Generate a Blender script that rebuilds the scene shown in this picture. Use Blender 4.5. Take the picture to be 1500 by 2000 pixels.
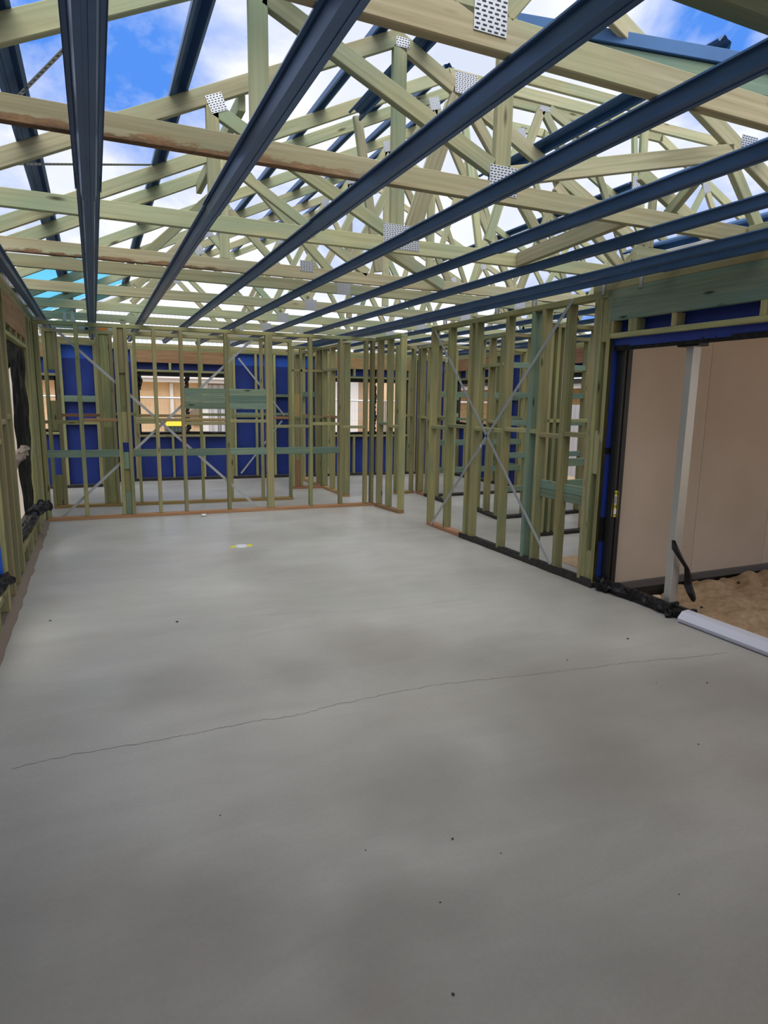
import bpy, bmesh, math, random
from mathutils import Vector, Matrix
random.seed(7)
S = bpy.context.scene
for o in list(bpy.data.objects): bpy.data.objects.remove(o)
COL = S.collection

# ------------------------------------------------------------------ camera
F_PX = 1247.56
YAW, PITCH, ROLL, CAM_H = 0.4229019, -0.1731837, -0.01523342, 1.52
_f = Vector((math.sin(YAW)*math.cos(PITCH), math.cos(YAW)*math.cos(PITCH), math.sin(PITCH)))
_r = Vector((math.cos(YAW), -math.sin(YAW), 0)); _d = _f.cross(_r)
RT = math.cos(ROLL)*_r + math.sin(ROLL)*_d
DN = -math.sin(ROLL)*_r + math.cos(ROLL)*_d
FW = _f
CAM = Vector((0, 0, CAM_H))
cd = bpy.data.cameras.new('camera'); cam = bpy.data.objects.new('camera', cd); COL.objects.link(cam)
cd.sensor_fit = 'HORIZONTAL'; cd.sensor_width = 36; cd.lens = 36*F_PX/1500; cd.clip_start = 0.02; cd.clip_end = 500
cam.matrix_world = Matrix(((RT.x, -DN.x, -FW.x, CAM.x), (RT.y, -DN.y, -FW.y, CAM.y), (RT.z, -DN.z, -FW.z, CAM.z), (0, 0, 0, 1)))
S.camera = cam

def ray(x, y): return RT*((x-750)/F_PX) + DN*((y-1000)/F_PX) + FW
def on(x, y, ax, v):                       # pixel -> point on an axis plane
    i = 'XYZ'.index(ax); d = ray(x, y); return CAM + d*((v-CAM[i])/d[i])
def onp(x, y, p0, p1):                     # pixel -> point on the vertical plane through p0,p1 (plan)
    n = Vector((-(p1[1]-p0[1]), p1[0]-p0[0], 0)); d = ray(x, y)
    return CAM + d*((Vector((p0[0], p0[1], 0))-CAM).dot(n)/d.dot(n))

# ------------------------------------------------------------------ world, light, exposure
S.view_settings.view_transform = 'Standard'; S.view_settings.look = 'None'
S.view_settings.gamma = 1; S.view_settings.use_curve_mapping = False
S.view_settings.exposure = 0.25
W = bpy.data.worlds.new('world'); S.world = W; W.use_nodes = True
nt = W.node_tree; nt.nodes.clear()
def N(t, **k):
    n = nt.nodes.new(t)
    for a, b in k.items(): setattr(n, a, b)
    return n
out = N('ShaderNodeOutputWorld'); bg = N('ShaderNodeBackground'); tc = N('ShaderNodeTexCoord')
mp = N('ShaderNodeMapping'); mp.inputs['Scale'].default_value = (1, 1, 1.6); mp.inputs['Location'].default_value = (0.35, 0.1, 0.0)
ns = N('ShaderNodeTexNoise'); ns.inputs['Scale'].default_value = 2.6; ns.inputs['Detail'].default_value = 9; ns.inputs['Roughness'].default_value = 0.56; ns.inputs['Distortion'].default_value = 0.3
cr = N('ShaderNodeValToRGB'); cr.color_ramp.elements[0].position = 0.30; cr.color_ramp.elements[1].position = 0.50
cr.color_ramp.elements[0].color = (0, 0, 0, 1); cr.color_ramp.elements[1].color = (1, 1, 1, 1)
n2 = N('ShaderNodeTexNoise'); n2.inputs['Scale'].default_value = 3.2; n2.inputs['Detail'].default_value = 6
c2 = N('ShaderNodeValToRGB'); c2.color_ramp.elements[0].position = 0.3; c2.color_ramp.elements[1].position = 0.65
c2.color_ramp.elements[0].color = (0.66, 0.72, 0.86, 1); c2.color_ramp.elements[1].color = (1.0, 1.0, 1.02, 1)
mx = N('ShaderNodeMixRGB'); mx.inputs[1].default_value = (0.085, 0.27, 0.82, 1)
L = nt.links.new
L(tc.outputs['Generated'], mp.inputs['Vector']); L(mp.outputs[0], ns.inputs['Vector']); L(mp.outputs[0], n2.inputs['Vector'])
# two clear patches of sky that the photograph shows
last = ns.outputs['Fac']
for (px, py, rad, amt) in ((330, 120, 0.22, 0.115), (1440, 60, 0.16, 0.10), (60, 5, 0.10, 0.10)):
    dv = ray(px, py).normalized()
    di = N('ShaderNodeVectorMath', operation='DISTANCE'); di.inputs[1].default_value = dv
    L(tc.outputs['Generated'], di.inputs[0])
    mr = N('ShaderNodeMapRange'); mr.inputs[1].default_value = 0; mr.inputs[2].default_value = rad; mr.inputs[3].default_value = amt; mr.inputs[4].default_value = 0
    L(di.outputs['Value'], mr.inputs[0])
    sb = N('ShaderNodeMath', operation='SUBTRACT'); L(last, sb.inputs[0]); L(mr.outputs[0], sb.inputs[1]); last = sb.outputs[0]
L(last, cr.inputs[0]); L(n2.outputs['Fac'], c2.inputs[0])
L(cr.outputs[0], mx.inputs[0]); L(c2.outputs[0], mx.inputs[2]); L(mx.outputs[0], bg.inputs[0]); L(bg.outputs[0], out.inputs[0])
bg.inputs[1].default_value = 0.95
sd = bpy.data.lights.new('sun', 'SUN'); sd.energy = 2.5; sd.angle = math.radians(70); sd.color = (1, 0.96, 0.90)
so = bpy.data.objects.new('sun', sd); COL.objects.link(so); so.rotation_euler = (math.radians(32), math.radians(-8), 0); so.location = (0, 0, 12)

# ------------------------------------------------------------------ materials
MATS = {}
def mat(name, base, rough=0.7, metal=0.0, spec=0.5):
    m = bpy.data.materials.new(name); m.use_nodes = True; b = m.node_tree.nodes['Principled BSDF']
    b.inputs['Base Color'].default_value = (*base, 1); b.inputs['Roughness'].default_value = rough
    b.inputs['Metallic'].default_value = metal; b.inputs['Specular IOR Level'].default_value = spec
    MATS[name] = m; return m, m.node_tree, b
def srgb(r, g, b):
    f = lambda c: (c/12.92 if c <= 0.04045 else ((c+0.055)/1.055)**2.4)
    return tuple(f(v/255) for v in (r, g, b))
def nd(t, ty, **ins):
    n = t.nodes.new(ty)
    for k, v in ins.items(): n.inputs[k.replace('_', ' ')].default_value = v
    return n
def ramp(t, fac, stops):
    r = t.nodes.new('ShaderNodeValToRGB'); e = r.color_ramp.elements
    while len(e) < len(stops): e.new(0.5)
    for i, (p, c) in enumerate(stops): e[i].position = p; e[i].color = (*c, 1)
    t.links.new(fac, r.inputs[0]); return r.outputs[0]
def mixc(t, fac, a, b, mode='MIX'):
    m = t.nodes.new('ShaderNodeMixRGB'); m.blend_type = mode
    for i, v in ((0, fac), (1, a), (2, b)):
        if isinstance(v, bpy.types.NodeSocket): t.links.new(v, m.inputs[i])
        elif isinstance(v, (int, float)): m.inputs[i].default_value = v
        else: m.inputs[i].default_value = (*v, 1)
    return m.outputs[0]
def bump(t, b, h, strength=0.2, dist=0.01):
    n = nd(t, 'ShaderNodeBump', Strength=strength, Distance=dist); t.links.new(h, n.inputs['Height']); t.links.new(n.outputs[0], b.inputs['Normal'])

def wood(name, dark, light, tint, tint_amt=0.35, rough=0.75, bark=None):
    m, t, b = mat(name, light, rough, 0, 0.25)
    tcn = t.nodes.new('ShaderNodeTexCoord'); oi = t.nodes.new('ShaderNodeObjectInfo')
    mu = t.nodes.new('ShaderNodeVectorMath'); mu.operation = 'SCALE'; mu.inputs[0].default_value = (13.1, 7.3, 5.7); t.links.new(oi.outputs['Random'], mu.inputs['Scale'])
    ad = t.nodes.new('ShaderNodeVectorMath'); t.links.new(tcn.outputs['Object'], ad.inputs[0]); t.links.new(mu.outputs[0], ad.inputs[1])
    mpn = t.nodes.new('ShaderNodeMapping'); mpn.inputs['Scale'].default_value = (1.3, 42, 42); t.links.new(ad.outputs[0], mpn.inputs[0])
    g = nd(t, 'ShaderNodeTexNoise', Scale=1.0, Detail=5.0, Roughness=0.6, Distortion=0.6); t.links.new(mpn.outputs[0], g.inputs[0])
    col = ramp(t, g.outputs['Fac'], [(0.25, dark), (0.72, light)])
    mp2 = t.nodes.new('ShaderNodeMapping'); mp2.inputs['Scale'].default_value = (1.0, 4, 4); t.links.new(ad.outputs[0], mp2.inputs[0])
    g2 = nd(t, 'ShaderNodeTexNoise', Scale=1.7, Detail=3.0); t.links.new(mp2.outputs[0], g2.inputs[0])
    r2 = ramp(t, g2.outputs['Fac'], [(0.42, (0, 0, 0)), (0.72, (tint_amt,)*3)])
    col = mixc(t, r2, col, tint)
    # piece-to-piece variation
    hv = t.nodes.new('ShaderNodeHueSaturation'); mr = nd(t, 'ShaderNodeMapRange'); mr.inputs[3].default_value = 0.78; mr.inputs[4].default_value = 1.18
    t.links.new(oi.outputs['Random'], mr.inputs[0]); t.links.new(mr.outputs[0], hv.inputs['Value'])
    m2 = nd(t, 'ShaderNodeMath'); m2.operation = 'FRACT'; m3 = nd(t, 'ShaderNodeMath'); m3.operation = 'MULTIPLY'; m3.inputs[1].default_value = 17.3
    t.links.new(oi.outputs['Random'], m3.inputs[0]); t.links.new(m3.outputs[0], m2.inputs[0])
    mh = nd(t, 'ShaderNodeMapRange'); mh.inputs[3].default_value = 0.475; mh.inputs[4].default_value = 0.53; t.links.new(m2.outputs[0], mh.inputs[0]); t.links.new(mh.outputs[0], hv.inputs['Hue'])
    t.links.new(col, hv.inputs['Color'])
    # knots
    mp3 = t.nodes.new('ShaderNodeMapping'); mp3.inputs['Scale'].default_value = (2.2, 9, 9); t.links.new(ad.outputs[0], mp3.inputs[0])
    vo = nd(t, 'ShaderNodeTexVoronoi', Scale=1.0); t.links.new(mp3.outputs[0], vo.inputs['Vector'])
    kn = ramp(t, vo.outputs['Distance'], [(0.05, (1, 1, 1)), (0.13, (0, 0, 0))])
    col = mixc(t, kn, hv.outputs[0], tuple(c*0.32 for c in dark))
    if bark:
        sx = t.nodes.new('ShaderNodeSeparateXYZ'); t.links.new(tcn.outputs['Object'], sx.inputs[0])
        mb = t.nodes.new('ShaderNodeMapping'); mb.inputs['Scale'].default_value = (3.5, 14, 14); t.links.new(ad.outputs[0], mb.inputs[0])
        bn = nd(t, 'ShaderNodeTexNoise', Scale=1.6, Detail=9.0, Roughness=0.72); t.links.new(mb.outputs[0], bn.inputs[0])
        a = nd(t, 'ShaderNodeMath'); a.operation = 'MULTIPLY_ADD'; a.inputs[1].default_value = 0.13; a.inputs[2].default_value = -0.087
        t.links.new(bn.outputs['Fac'], a.inputs[0])
        c = nd(t, 'ShaderNodeMath'); c.operation = 'SUBTRACT'; t.links.new(a.outputs[0], c.inputs[0]); t.links.new(sx.outputs['Z'], c.inputs[1])
        mk = nd(t, 'ShaderNodeMapRange'); mk.inputs[1].default_value = -0.004; mk.inputs[2].default_value = 0.006; t.links.new(c.outputs[0], mk.inputs[0])
        ma = nd(t, 'ShaderNodeMapRange'); ma.inputs[1].default_value = bark[0]; ma.inputs[2].default_value = bark[0]+0.15; t.links.new(sx.outputs['X'], ma.inputs[0])
        mz = nd(t, 'ShaderNodeMapRange'); mz.inputs[1].default_value = bark[1]; mz.inputs[2].default_value = bark[1]-0.5; t.links.new(sx.outputs['X'], mz.inputs[0])
        p1 = nd(t, 'ShaderNodeMath'); p1.operation = 'MULTIPLY'; p2 = nd(t, 'ShaderNodeMath'); p2.operation = 'MULTIPLY'
        t.links.new(mk.outputs[0], p1.inputs[0]); t.links.new(ma.outputs[0], p1.inputs[1]); t.links.new(p1.outputs[0], p2.inputs[0]); t.links.new(mz.outputs[0], p2.inputs[1]); rr = p2.outputs[0]
        bc = ramp(t, bn.outputs['Fac'], [(0.35, srgb(70, 52, 40)), (0.65, srgb(150, 120, 88))])
        col = mixc(t, rr, col, bc)
    t.links.new(col, b.inputs['Base Color']); bump(t, b, g.outputs['Fac'], 0.12, 0.004)
    return m
wood('pine', srgb(146, 142, 106), srgb(186, 182, 148), srgb(136, 160, 132), 0.6)
wood('pine_bark', srgb(150, 142, 106), srgb(188, 182, 148), srgb(142, 164, 136), 0.5, bark=(-2.4, -0.4))
wood('pine_split', srgb(150, 142, 106), srgb(188, 182, 148), srgb(142, 164, 136), 0.5, bark=(-5.0, -3.3))
wood('stud_pine', srgb(134, 128, 86), srgb(172, 164, 120), srgb(112, 136, 108), 0.5)
wood('green_board', srgb(104, 124, 102), srgb(138, 154, 130), srgb(92, 128, 124), 0.6)
wood('lintel_board', srgb(92, 112, 98), srgb(126, 136, 116), srgb(74, 112, 110), 0.7)
wood('plate_pine', srgb(138, 104, 72), srgb(178, 142, 104), srgb(160, 124, 92), 0.3)
wood('brown_board', srgb(150, 118, 82), srgb(184, 154, 114), srgb(132, 92, 62), 0.5)

def steel(name, c, rough, spec=0.5):
    m, t, b = mat(name, c, rough, 0.35, spec)
    tcn = t.nodes.new('ShaderNodeTexCoord'); n = nd(t, 'ShaderNodeTexNoise', Scale=3.0, Detail=4.0); t.links.new(tcn.outputs['Object'], n.inputs[0])
    t.links.new(ramp(t, n.outputs['Fac'], [(0.3, tuple(x*0.85 for x in c)), (0.7, tuple(min(1, x*1.12) for x in c))]), b.inputs['Base Color'])
    return m
steel('blue_steel', srgb(68, 102, 146), 0.36)
steel('roof_steel', srgb(66, 104, 150), 0.4)
m, t, b = mat('galv', srgb(205, 208, 212), 0.32, 0.85)
mat('galv_slot', srgb(38, 38, 42), 0.6)
m, t, b = mat('strap', srgb(178, 182, 184), 0.42, 0.55)
mat('alloy', srgb(188, 186, 180), 0.35, 0.55)
mat('powder_white', srgb(222, 224, 238), 0.35)
mat('black_plastic', srgb(22, 22, 25), 0.38)
mat('black_frame', srgb(20, 21, 23), 0.45)
mat('dark_flash', srgb(86, 84, 84), 0.5)
mat('yellow_label', srgb(226, 218, 30), 0.5)
mat('white_label', srgb(225, 225, 228), 0.5)
mat('ink', srgb(60, 60, 66), 0.6)
mat('yellow_lid', srgb(246, 206, 10), 0.45)
mat('bin_green', srgb(48, 70, 66), 0.5)
mat('render_white', srgb(226, 226, 228), 0.8)
mat('tile_white', srgb(216, 218, 220), 0.7)
mat('orange_plastic', srgb(220, 130, 50), 0.5)
mat('grey_mud', srgb(128, 114, 100), 0.9)
def noisy(name, a, bcol, scale, rough=0.85, detail=6, bstr=0.0, bdist=0.01, p0=0.3, p1=0.7):
    m, t, b = mat(name, a, rough)
    tcn = t.nodes.new('ShaderNodeTexCoord'); n = nd(t, 'ShaderNodeTexNoise', Scale=scale, Detail=detail); t.links.new(tcn.outputs['Object'], n.inputs[0])
    t.links.new(ramp(t, n.outputs['Fac'], [(p0, a), (p1, bcol)]), b.inputs['Base Color'])
    if bstr: bump(t, b, n.outputs['Fac'], bstr, bdist)
    return m
noisy('dpc_black', srgb(30, 29, 28), srgb(52, 48, 44), 14, 0.6, bstr=0.6, bdist=0.02)
noisy('film_black', srgb(12, 12, 14), srgb(24, 24, 27), 9, 0.42, bstr=0.9, bdist=0.03); MATS['film_black'].node_tree.nodes['Principled BSDF'].inputs['Specular IOR Level'].default_value = 0.3
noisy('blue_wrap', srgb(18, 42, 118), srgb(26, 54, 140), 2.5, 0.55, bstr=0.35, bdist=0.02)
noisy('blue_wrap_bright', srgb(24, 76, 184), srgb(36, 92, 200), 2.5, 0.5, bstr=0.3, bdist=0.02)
noisy('panel', srgb(186, 170, 152), srgb(198, 182, 165), 1.6, 0.92)
noisy('sand', srgb(172, 144, 112), srgb(200, 174, 142), 22, 0.95, bstr=0.3, bdist=0.01)
noisy('dirt', srgb(176, 152, 118), srgb(206, 184, 150), 5, 0.95)
noisy('fibre_cream', srgb(216, 200, 178), srgb(224, 210, 190), 3, 0.85)
m, t, b = mat('cyan_film', srgb(70, 170, 215), 0.3); b.inputs['Alpha'].default_value = 1
tr = t.nodes.new('ShaderNodeBsdfTranslucent'); tr.inputs[0].default_value = (*srgb(170, 228, 250), 1)
mxs = t.nodes.new('ShaderNodeMixShader'); mxs.inputs[0].default_value = 0.82
t.links.new(b.outputs[0], mxs.inputs[1]); t.links.new(tr.outputs[0], mxs.inputs[2]); t.links.new(mxs.outputs[0], t.nodes['Material Output'].inputs[0])

# brick
m, t, b = mat('brick', srgb(205, 165, 115), 0.9)
tcn = t.nodes.new('ShaderNodeTexCoord'); mpn = t.nodes.new('ShaderNodeMapping'); mpn.inputs['Rotation'].default_value = (math.radians(90), 0, 0); t.links.new(tcn.outputs['Object'], mpn.inputs[0])
bt = nd(t, 'ShaderNodeTexBrick', Scale=1.0); bt.inputs['Brick Width'].default_value = 0.30; bt.inputs['Row Height'].default_value = 0.17; bt.inputs['Mortar Size'].default_value = 0.008
bt.inputs['Color1'].default_value = (*srgb(226, 196, 158), 1); bt.inputs['Color2'].default_value = (*srgb(214, 182, 144), 1); bt.inputs['Mortar'].default_value = (*srgb(214, 192, 164), 1)
t.links.new(mpn.outputs[0], bt.inputs['Vector']); t.links.new(bt.outputs['Color'], b.inputs['Base Color'])
# corrugated pale steel (fine relief, with groove shade put into the colour)
def corr(name, c, scale, axis='X', rough=0.45):
    m, t, b = mat(name, c, rough, 0.2)
    tcn = t.nodes.new('ShaderNodeTexCoord'); w = nd(t, 'ShaderNodeTexWave', Scale=scale); w.bands_direction = axis
    t.links.new(tcn.outputs['Object'], w.inputs[0]); t.links.new(ramp(t, w.outputs['Fac'], [(0.2, tuple(x*0.72 for x in c)), (0.6, c)]), b.inputs['Base Color']); bump(t, b, w.outputs['Fac'], 0.8, 0.03)
corr('corr_white', srgb(226, 230, 236), 2.2); corr('corr_fence', srgb(210, 212, 218), 1.6); corr('tile_grey', srgb(170, 170, 180), 1.2, 'Z', 0.8)

# concrete floor
m, t, b = mat('concrete', srgb(165, 165, 160), 0.42, 0, 0.45)
tcn = t.nodes.new('ShaderNodeTexCoord')
def cn(scale, detail, stops, vec=None, dist=0.0, rough=0.55):
    n = nd(t, 'ShaderNodeTexNoise', Scale=scale, Detail=detail, Distortion=dist, Roughness=rough); t.links.new(vec or tcn.outputs['Object'], n.inputs[0]); return ramp(t, n.outputs['Fac'], stops), n
base, _ = cn(0.55, 5, [(0.32, srgb(168, 165, 158)), (0.5, srgb(182, 180, 173)), (0.7, srgb(197, 195, 189))], dist=0.4)
mpn = t.nodes.new('ShaderNodeMapping'); mpn.inputs['Scale'].default_value = (0.7, 2.6, 1); t.links.new(tcn.outputs['Object'], mpn.inputs[0])
streak, _ = cn(1.6, 7, [(0.36, (0.9, 0.9, 0.9)), (0.66, (1.04, 1.04, 1.04))], mpn.outputs[0], 0.8, 0.62)
col = mixc(t, 0.8, base, streak, 'MULTIPLY')
warm, _ = cn(0.9, 4, [(0.52, (0, 0, 0)), (0.75, (0.32, 0.32, 0.32))]); col = mixc(t, warm, col, srgb(170, 155, 140))
green, _ = cn(0.7, 3, [(0.55, (0, 0, 0)), (0.8, (0.3, 0.3, 0.3))], dist=1.0); col = mixc(t, green, col, srgb(164, 170, 158))
fine, fn = cn(60, 4, [(0.35, (0.94, 0.94, 0.94)), (0.65, (1.03, 1.03, 1.03))]); col = mixc(t, 0.6, col, fine, 'MULTIPLY')
# darker scuffed stains with shapes of their own
for (sx, sy, r) in ((1.55, 3.45, 0.5), (0.95, 3.3, 0.32), (0.35, 3.4, 0.4), (1.1, 2.1, 0.4), (0.2, 1.75, 0.4), (0.7, 1.5, 0.3), (1.9, 1.9, 0.5), (2.3, 2.6, 0.8), (3.0, 2.2, 0.6)):
    di = t.nodes.new('ShaderNodeVectorMath'); di.operation = 'DISTANCE'; di.inputs[1].default_value = (sx, sy, 0)
    wn = nd(t, 'ShaderNodeTexNoise', Scale=2.4, Detail=4.0); t.links.new(tcn.outputs['Object'], wn.inputs[0])
    av = t.nodes.new('ShaderNodeVectorMath'); t.links.new(tcn.outputs['Object'], av.inputs[0])
    sc = t.nodes.new('ShaderNodeVectorMath'); sc.operation = 'SCALE'; sc.inputs['Scale'].default_value = 0.5; t.links.new(wn.outputs['Color'], sc.inputs[0]); t.links.new(sc.outputs[0], av.inputs[1])
    su = t.nodes.new('ShaderNodeVectorMath'); su.operation = 'SUBTRACT'; su.inputs[1].default_value = (0.25, 0.25, 0.25); t.links.new(av.outputs[0], su.inputs[0]); t.links.new(su.outputs[0], di.inputs[0])
    f = ramp(t, di.outputs['Value'], [(r*0.3, (0.42,)*3), (r, (0, 0, 0))]); col = mixc(t, f, col, srgb(136, 131, 124))
t.links.new(col, b.inputs['Base Color']); bump(t, b, fn.outputs['Fac'], 0.05, 0.002)
rg, _ = cn(1.2, 4, [(0.3, (0.30,)*3), (0.7, (0.46,)*3)]); t.links.new(rg, b.inputs['Roughness'])

# ------------------------------------------------------------------ builders
def link(name, me, parent=None, m=None):
    o = bpy.data.objects.new(name, me); COL.objects.link(o)
    if m and me and not me.materials: me.materials.append(MATS[m])
    if parent: o.parent = parent
    return o
def tag(o, label=None, cat=None, group=None, kind=None):
    if label: o['label'] = label
    if cat: o['category'] = cat
    if group: o['group'] = group
    if kind: o['kind'] = kind
    return o
def thing(name, loc, label, cat, group=None, kind=None, rz=0):
    o = bpy.data.objects.new(name, None); COL.objects.link(o); o.location = loc; o.rotation_euler = (0, 0, rz); o.empty_display_size = 0.1
    return tag(o, label, cat, group, kind)
_boxes = {}
def boxmesh(l, w, d, m, bev=0.003):
    key = (round(l, 4), round(w, 4), round(d, 4), m, bev)
    if key in _boxes: return _boxes[key]
    bm = bmesh.new(); bmesh.ops.create_cube(bm, size=1)
    for v in bm.verts: v.co = Vector((v.co.x*l, v.co.y*w, v.co.z*d))
    if bev and min(l, w, d) > bev*3: bmesh.ops.bevel(bm, geom=bm.edges[:], offset=bev, segments=1, affect='EDGES')
    me = bpy.data.meshes.new('member'); bm.to_mesh(me); bm.free(); me.materials.append(MATS[m]); _boxes[key] = me
    return me
def put(o, M, parent):
    if parent is not None:
        P = Matrix.Translation(parent.location) @ parent.rotation_euler.to_matrix().to_4x4()
        if parent.parent is not None: P = parent.parent.matrix_basis @ P
        o.matrix_basis = P.inverted() @ M
    else: o.matrix_basis = M
def beam(parent, name, p, q, thick, depth, m, up=Vector((0, 0, 1)), bev=0.003):
    """timber from p to q; thick = across, depth = along 'up'"""
    p, q = Vector(p), Vector(q); x = (q-p); l = x.length; x.normalize()
    up = Vector(up); y = up.cross(x); y.normalize(); z = x.cross(y)
    M = Matrix(((x.x, y.x, z.x, 0), (x.y, y.y, z.y, 0), (x.z, y.z, z.z, 0), (0, 0, 0, 1)))
    c = (p+q)/2; M.translation = c
    o = link(name, boxmesh(l, thick, depth, m, bev), parent); put(o, M, parent); return o
def rawmesh(name, verts, faces, m, parent=None, smooth=False):
    me = bpy.data.meshes.new(name); me.from_pydata([tuple(v) for v in verts], [], faces); me.update()
    ms = m if isinstance(m, (list, tuple)) else [m]
    for k in ms: me.materials.append(MATS[k])
    if smooth:
        for p in me.polygons: p.use_smooth = True
    o = link(name, me); 
    if parent is not None: o.parent = parent; put(o, Matrix.Identity(4), parent)
    return o
def bmobj(name, bm, m, parent=None, smooth=False):
    me = bpy.data.meshes.new(name); bmesh.ops.recalc_face_normals(bm, faces=bm.faces[:]); bm.to_mesh(me); bm.free()
    for k in (m if isinstance(m, (list, tuple)) else [m]): me.materials.append(MATS[k])
    if smooth:
        for p in me.polygons: p.use_smooth = True
    o = link(name, me)
    if parent is not None: o.parent = parent; put(o, Matrix.Identity(4), parent)
    return o
def addbox(bm, a, b, mi=0):
    vs = [bm.verts.new((x, y, z)) for x in (a[0], b[0]) for y in (a[1], b[1]) for z in (a[2], b[2])]
    for f in ((0, 1, 3, 2), (4, 6, 7, 5), (0, 4, 5, 1), (2, 3, 7, 6), (0, 2, 6, 4), (1, 5, 7, 3)):
        bm.faces.new([vs[i] for i in f]).material_index = mi
def addtube(bm, pts, r, n=6):
    rings = []
    for i, p in enumerate(pts):
        p = Vector(p); d = (Vector(pts[min(i+1, len(pts)-1)])-Vector(pts[max(i-1, 0)])).normalized()
        a = d.orthogonal().normalized(); c = d.cross(a)
        rings.append([bm.verts.new(p + a*r*math.cos(2*math.pi*k/n) + c*r*math.sin(2*math.pi*k/n)) for k in range(n)])
    for i in range(len(rings)-1):
        for k in range(n): bm.faces.new((rings[i][k], rings[i][(k+1) % n], rings[i+1][(k+1) % n], rings[i+1][k]))
    bm.faces.new(rings[0][::-1]); bm.faces.new(rings[-1])

class Wall:
    """a framed wall: u along p0->p1, v behind the front face (to the left of p0->p1 when flip=False), z up"""
    def __init__(s, name, p0, p1, label, depth=0.09, flip=False, wood='stud_pine', cat='wall frame'):
        s.p0, s.p1 = Vector((*p0, 0)), Vector((*p1, 0)); s.dir = (s.p1-s.p0).normalized(); s.len = (s.p1-s.p0).length
        s.nrm = Vector((-s.dir.y, s.dir.x, 0)) * (-1 if flip else 1); s.depth = depth; s.wood = wood
        s.root = thing(name, s.p0, label, cat, kind='structure')
    def P(s, u, v, z): return s.p0 + s.dir*u + s.nrm*v + Vector((0, 0, z))
    def px(s, x, y): p = onp(x, y, s.p0, s.p1); return (p-s.p0).dot(s.dir), p.z
    def member(s, name, u0, u1, z0, z1, v0=0, v1=None, m=None, bev=0.003):
        v1 = s.depth if v1 is None else v1; m = m or s.wood
        uc, zc, vc = (u0+u1)/2, (z0+z1)/2, (v0+v1)/2
        if (z1-z0) >= (u1-u0): return beam(s.root, name, s.P(uc, vc, z0), s.P(uc, vc, z1), v1-v0, u1-u0, m, up=s.dir, bev=bev)
        return beam(s.root, name, s.P(u0, vc, zc), s.P(u1, vc, zc), v1-v0, z1-z0, m, bev=bev)
    def stud(s, u, z0=0.045, z1=2.34, w=0.042, m=None): return s.member('stud', u, u+w, z0, z1, m=m)
    def nog(s, u0, u1, z, h=0.038, m=None, v0=0.01, v1=None): return s.member('nogging', u0, u1, z, z+h, v0, v1, m=m)
    def strap(s, a, b, v=-0.004):
        pa, pb = s.P(a[0], v, a[1]), s.P(b[0], v, b[1])
        o = beam(s.root, 'brace_strap', pa, pb, 0.003, 0.032, 'strap', up=s.nrm.cross(pb-pa), bev=0)
        o['label'] = 'thin galvanised steel diagonal brace strap'; return o
    def plates(s, top=2.34, th=0.042, bot='plate_pine', bh=0.042, u0=0, u1=None):
        u1 = s.len if u1 is None else u1
        s.member('top_plate', u0, u1, top, top+th); s.member('bottom_plate', u0, u1, 0, bh, m=bot)

# ------------------------------------------------------------------ ground and slab
GZ0 = -0.32
def slab():
    bm = bmesh.new()
    addbox(bm, (-0.75, -3.0, -0.25), (3.78, 4.06, 0)); addbox(bm, (-2.6, 4.06, -0.25), (6.95, 12.9, 0))
    return tag(bmobj('floor', bm, 'concrete'), 'smooth grey concrete slab floor with a hairline crack', 'floor', kind='structure')
floor = slab()
def grid(name, x0, x1, y0, y1, nx, ny, fz, m, smooth=True):
    vs = [(x0+(x1-x0)*i/nx, y0+(y1-y0)*j/ny, 0) for j in range(ny+1) for i in range(nx+1)]
    vs = [(x, y, fz(x, y)) for x, y, _ in vs]
    fs = [(j*(nx+1)+i, j*(nx+1)+i+1, (j+1)*(nx+1)+i+1, (j+1)*(nx+1)+i) for j in range(ny) for i in range(nx)]
    return rawmesh(name, vs, fs, m, smooth=smooth)
from mathutils import noise as mnoise
g = grid('ground', -60, 70, -40, 90, 26, 26, lambda x, y: -0.32, 'dirt'); tag(g, 'pale bare earth around the house', 'ground', kind='structure')
def sandz(x, y):
    V3 = lambda k, o: mnoise.noise(Vector((x*k+o, y*k*1.15, o)))
    h = 0.06*V3(1.7, 0.3) + 0.085*abs(V3(4.2, 3.1)) - 0.10*max(0, V3(5.5, 7.7)-0.08) + 0.018*V3(13, 5)
    return -0.125 + h + 0.06*min(1.5, max(0, x-4.4))
sand = grid('sand_fill', 3.78, 8.6, -2.5, 3.955, 120, 150, sandz, 'sand'); tag(sand, 'loose footprinted beige sand beside the door opening', 'sand', kind='stuff')

# crack as a fine jagged groove line in the slab
def crack(pix, wid):
    pts = []
    for (x, y) in pix:
        p = on(x, y, 'Z', 0); pts.append(Vector((p.x, p.y, 0.0006)))
    fine = []
    for a, b in zip(pts, pts[1:]):
        n = 14
        for i in range(n): p = a.lerp(b, i/n); fine.append(p + Vector((random.uniform(-1, 1)*0.006, random.uniform(-1, 1)*0.008, 0)))
    fine.append(pts[-1]); vs = []; fs = []
    for i, p in enumerate(fine):
        w = wid*random.uniform(0.5, 1.2); vs += [p+Vector((0, w, 0)), p-Vector((0, w, 0))]
        if i: k = 2*i; fs.append((k-2, k-1, k+1, k))
    o = rawmesh('crack', vs, fs, 'crack_dark', floor); o['label'] = 'hairline crack wandering across the slab'
mat('crack_dark', srgb(104, 100, 94), 0.9)
crack([(25, 1500), (150, 1472), (300, 1448), (400, 1429), (500, 1408), (575, 1398), (650, 1378), (750, 1357), (850, 1338), (950, 1327), (1050, 1317), (1120, 1308), (1230, 1294), (1330, 1285), (1420, 1275)], 0.0016)
crack([(460, 1206), (520, 1201), (610, 1197), (700, 1193), (760, 1189), (850, 1177), (930, 1167)], 0.0009)

# ------------------------------------------------------------------ walls
PS = 'stud_pine'
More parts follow.
